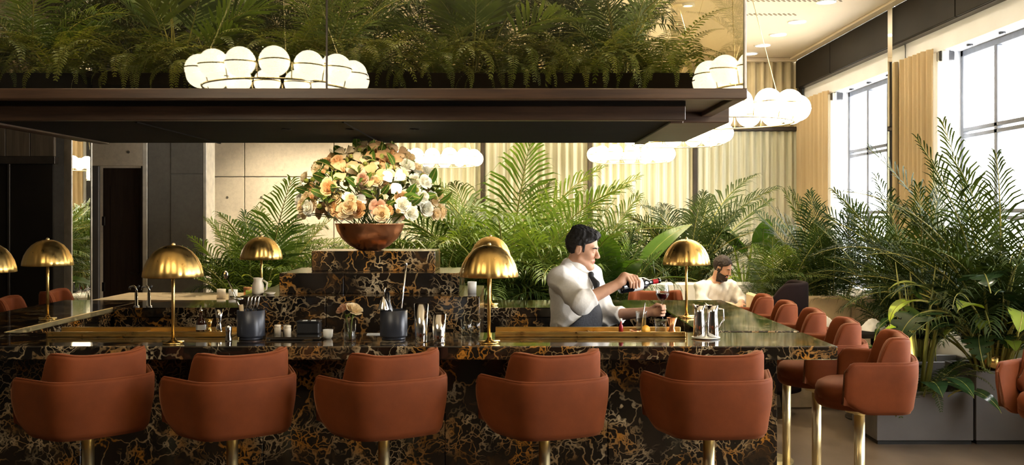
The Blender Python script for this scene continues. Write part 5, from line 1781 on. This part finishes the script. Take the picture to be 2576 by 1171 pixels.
    def post(D, P):
        x, y, z = P.T
        n = .012 * (np.abs(np.sin(17 * z + 21 * x + 2.2 * np.sin(14 * y + 9 * x) + 1.3 * np.sin(23 * z))) - .6) * (.5 + .5 * np.sin(13 * y + 11 * x + 7 * z)) + .004 * (np.abs(np.sin(38 * x - 27 * z + 16 * y)) - .6)
        D = D + n
        D = np.maximum(D, np.where(np.linalg.norm(P - rc, axis=1) < .16, (P - rc - dR * .02) @ dR, -1))
        D = np.maximum(D, np.where(np.linalg.norm(P - lc, axis=1) < .16, (P - lc - dL * .02) @ dL, -1))
        return np.maximum(D, .93 - z)
    S.post = post
    v, q = S.mesh(.006)
    body_object('shirt', v, q, ['shirt'], None, root)
    # collar: a folded band round the neck
    Cb = Body()
    n_ = (nd - nb_) / np.linalg.norm(nd - nb_)
    e1 = np.cross(n_, [0, 1, 0]); e1 /= np.linalg.norm(e1); e2 = np.cross(n_, e1)
    if e1[0] < 0: e1 = -e1
    ring = [nb_ + n_ * (.020 - .030 * max(0, math.cos(a))) + (e1 * math.cos(a) * .074 + e2 * math.sin(a) * .072) for a in [math.radians(22 + 316 * i / 40) for i in range(41)]]
    for i in range(40):
        Cb.cone(ring[i], ring[i + 1], .010, .010, .012)
        Cb.cone(ring[i] - n_ * .018 + (ring[i] - nb_) * .10, ring[i + 1] - n_ * .018 + (ring[i + 1] - nb_) * .10, .010, .010, .012)
    for e in (ring[0], ring[-1]):
        Cb.cone(e - n_ * .005, e - n_ * .055 + e1 * .020 + (e - nb_) * .10, .010, .007, .008)
    v, q = Cb.mesh(.004)
    body_object('collar', v, q, ['shirt'], None, root)
    # tie
    Tb = Body()
    k0 = nb_ + Rt @ np.array([.100, 0, -.050])
    Tb.ell(k0, (.016, .020, .018), Rt, .006)
    Tb.cone(k0 - np.array([0, 0, .014]), T(.155, 0, 1.335), .013, .020, .006)
    Tb.cone(T(.155, 0, 1.335), T(.158, 0, 1.29), .020, .016, .006)
    v, q = Tb.mesh(.004)
    body_object('tie', v, q, ['tie'], None, root)
    # apron
    A = Body()
    A.ell(T(.012, 0, 1.11), (.156, .188, .19), Rt, .06)
    A.ell(T(.012, 0, .93), (.155, .190, .16), Rt, .06)
    A.cone(T(.03, -.05, .85), T(.05, -.05, .52), .14, .15, .08); A.cone(T(.03, .05, .85), T(.05, .05, .52), .14, .15, .08)
    def posta(D, P):
        L = (P - np.array([.378, 5.82, 0])) @ Rt
        x, y, z = L.T
        cut = (z - (1.06 + .78 * (P[:, 0] - .300))) * .78
        D = D + .002 * np.sin(40 * y + 10 * z)
        return np.maximum(np.maximum(np.maximum(D, cut), .48 - z), -.09 - x)
    A.post = posta
    v, q = A.mesh(.006)
    body_object('apron', v, q, ['apron'], None, root)
    # wine bottle
    wb_ = thing('wine_bottle', 'dark wine bottle with white label held level by the bartender', 'bottle', tuple(b0))
    rot = Vector((0, 0, 1)).rotation_difference(Vector(ax)).to_euler()
    wb_.rotation_euler = rot
    MB().lathe([(.001, .004), (.030, 0), (.036, .004), (.037, .01), (.037, .150), (.033, .172), (.018, .196), (.0145, .21), (.0140, .262), (.0155, .264), (.0155, .276), (.011, .278)], 32).build('body', 'dark_glass', wb_)
    MB().lathe([(.0376, .080), (.0376, .142)], 32, cap=False).build('paper_label', 'label_w', wb_)
    MB().lathe([(.0148, .222), (.0144, .258)], 24, cap=False).build('foil', 'red_glass', wb_)
    # wine glass
    wg = thing('wine_glass', 'stemmed wine glass with red wine in the bartender left hand', 'glass', (.884, 5.612, 1.130))
    MB().lathe([(.034, 0), (.034, .002), (.006, .006), (.004, .012), (.004, .100), (.008, .108), (.026, .125), (.038, .150), (.040, .175), (.036, .205), (.030, .238), (.0285, .238), (.0345, .205), (.0385, .175), (.0365, .151), (.025, .128), (.001, .112)], 36).build('bowl_and_stem', 'glass', wg)
    MB().lathe([(.001, .113), (.0245, .1285), (.036, .151), (.0365, .156), (.001, .156)], 32).build('wine', 'wine', wg)
bartender()

# ---------------------------------------------------------------- the seated guest
def guest():
    root = thing('person', 'bearded man in white shirt seated at the far table, looking down', 'person', (0, 0, 0))
    H = np.array([2.175, 9.86, 1.205]); R = frame(math.radians(-42), math.radians(22))
    Rt = frame(math.radians(-62), 0)
    T = lambda x, y, z: np.array([2.12, 9.98, 0]) + Rt @ np.array([x, y, z])
    B = Body()
    add_head(B, H, R)
    B.cone(H + R @ np.array([-.02, 0, -.07]), T(.03, 0, 1.06), .054, .058, .02)
    B.ell(T(0, 0, .90), (.11, .17, .18), Rt, .04)
    B.ell(T(-.03, 0, .66), (.12, .16, .17), Rt, .05)
    B.ell(T(-.05, 0, .56), (.13, .175, .10), Rt, .04)
    SR, SL = T(.02, -.19, 1.00), T(.02, .19, 1.00)
    ER, EL = T(.12, -.26, .85), T(.14, .25, .85)
    WR, WL = T(.30, -.10, .845), T(.33, .06, .848)
    B.cone(SR, T(0, 0, 1.03), .05, .07, .04); B.cone(SL, T(0, 0, 1.03), .05, .07, .04)
    for s, e, w, sg in ((SR, ER, WR, 1), (SL, EL, WL, -1)):
        B.cone(s, e, .052, .042, .03); B.cone(e, w, .041, .027, .015)
        f = (w - e) / np.linalg.norm(w - e); sd = np.cross(f, [0, 0, 1.0])
        p = w + f * .05
        B.cone(w, p, .026, .026, .02)
        B.ell(p, (.045, .036, .016), np.stack([f, sd, np.array([0, 0, 1.0])], 1), .015)
        for j, dz in enumerate((-.027, -.009, .009, .027)):
            ln = (.85, 1.0, 1.05, .9)[j]
            a = p + f * .036 + sd * dz
            B.chain([a, a + f * .03 * ln + np.array([0, 0, .006]), a + f * .052 * ln - np.array([0, 0, .004]), a + f * .066 * ln - np.array([0, 0, .016])], [.0095, .009, .0085, .0075], .003)
        B.chain([p + sd * sg * .028 - f * .01, p + sd * sg * .046 + f * .02, p + sd * sg * .044 + f * .045], [.012, .0105, .0085], .004)
    for s in (-1, 1):
        h, k, a = T(0, s * .09, .54), T(.40, s * .12, .52), T(.38, s * .12, .09)
        B.cone(h, k, .085, .060, .03); B.cone(k, a, .058, .040, .02)
        B.cone(a - np.array([0, 0, .05]), a - np.array([0, 0, .055]) + Rt @ np.array([.16, 0, 0]), .034, .028, .02)
    v, q = B.mesh(.006)
    fm = face_mat(H, R, beard=True)
    def mats(C):
        m = fm(C); m[C[:, 2] < .64] = 4; m[C[:, 2] < .07] = 5
        return m
    body_object('body', v, q, ['skin', 'eye', 'hair_brown', 'skin_lip', 'trouser', 'shoe'], mats, root)
    v, q = hair_mesh(H, R, .005, False)
    body_object('hair', v, q, ['hair_brown'], None, root)
    face_parts(H, R, root, 'hair_brown')
    S = Body()
    S.ell(T(0, 0, .90), (.135, .195, .18), Rt, .05)
    S.ell(T(-.02, 0, .70), (.150, .190, .15), Rt, .05)
    S.cone(SR, T(0, 0, 1.02), .068, .075, .04); S.cone(SL, T(0, 0, 1.02), .068, .075, .04)
    for s, e, w in ((SR, ER, WR), (SL, EL, WL)):
        c = e + (w - e) * .30
        S.cone(s, e, .070, .064, .04); S.cone(e, c, .060, .048, .03)
    S.cone(T(.03, 0, 1.055), T(.035, 0, 1.075), .068, .064, .01)
    def post(D, P):
        x, y, z = P.T
        return np.maximum(D + .005 * np.sin(50 * z + 25 * x) * np.sin(20 * y + 16 * x) + .003 * np.sin(80 * x - 50 * z), .60 - z)
    S.post = post
    v, q = S.mesh(.008)
    body_object('shirt', v, q, ['shirt'], None, root)
guest()
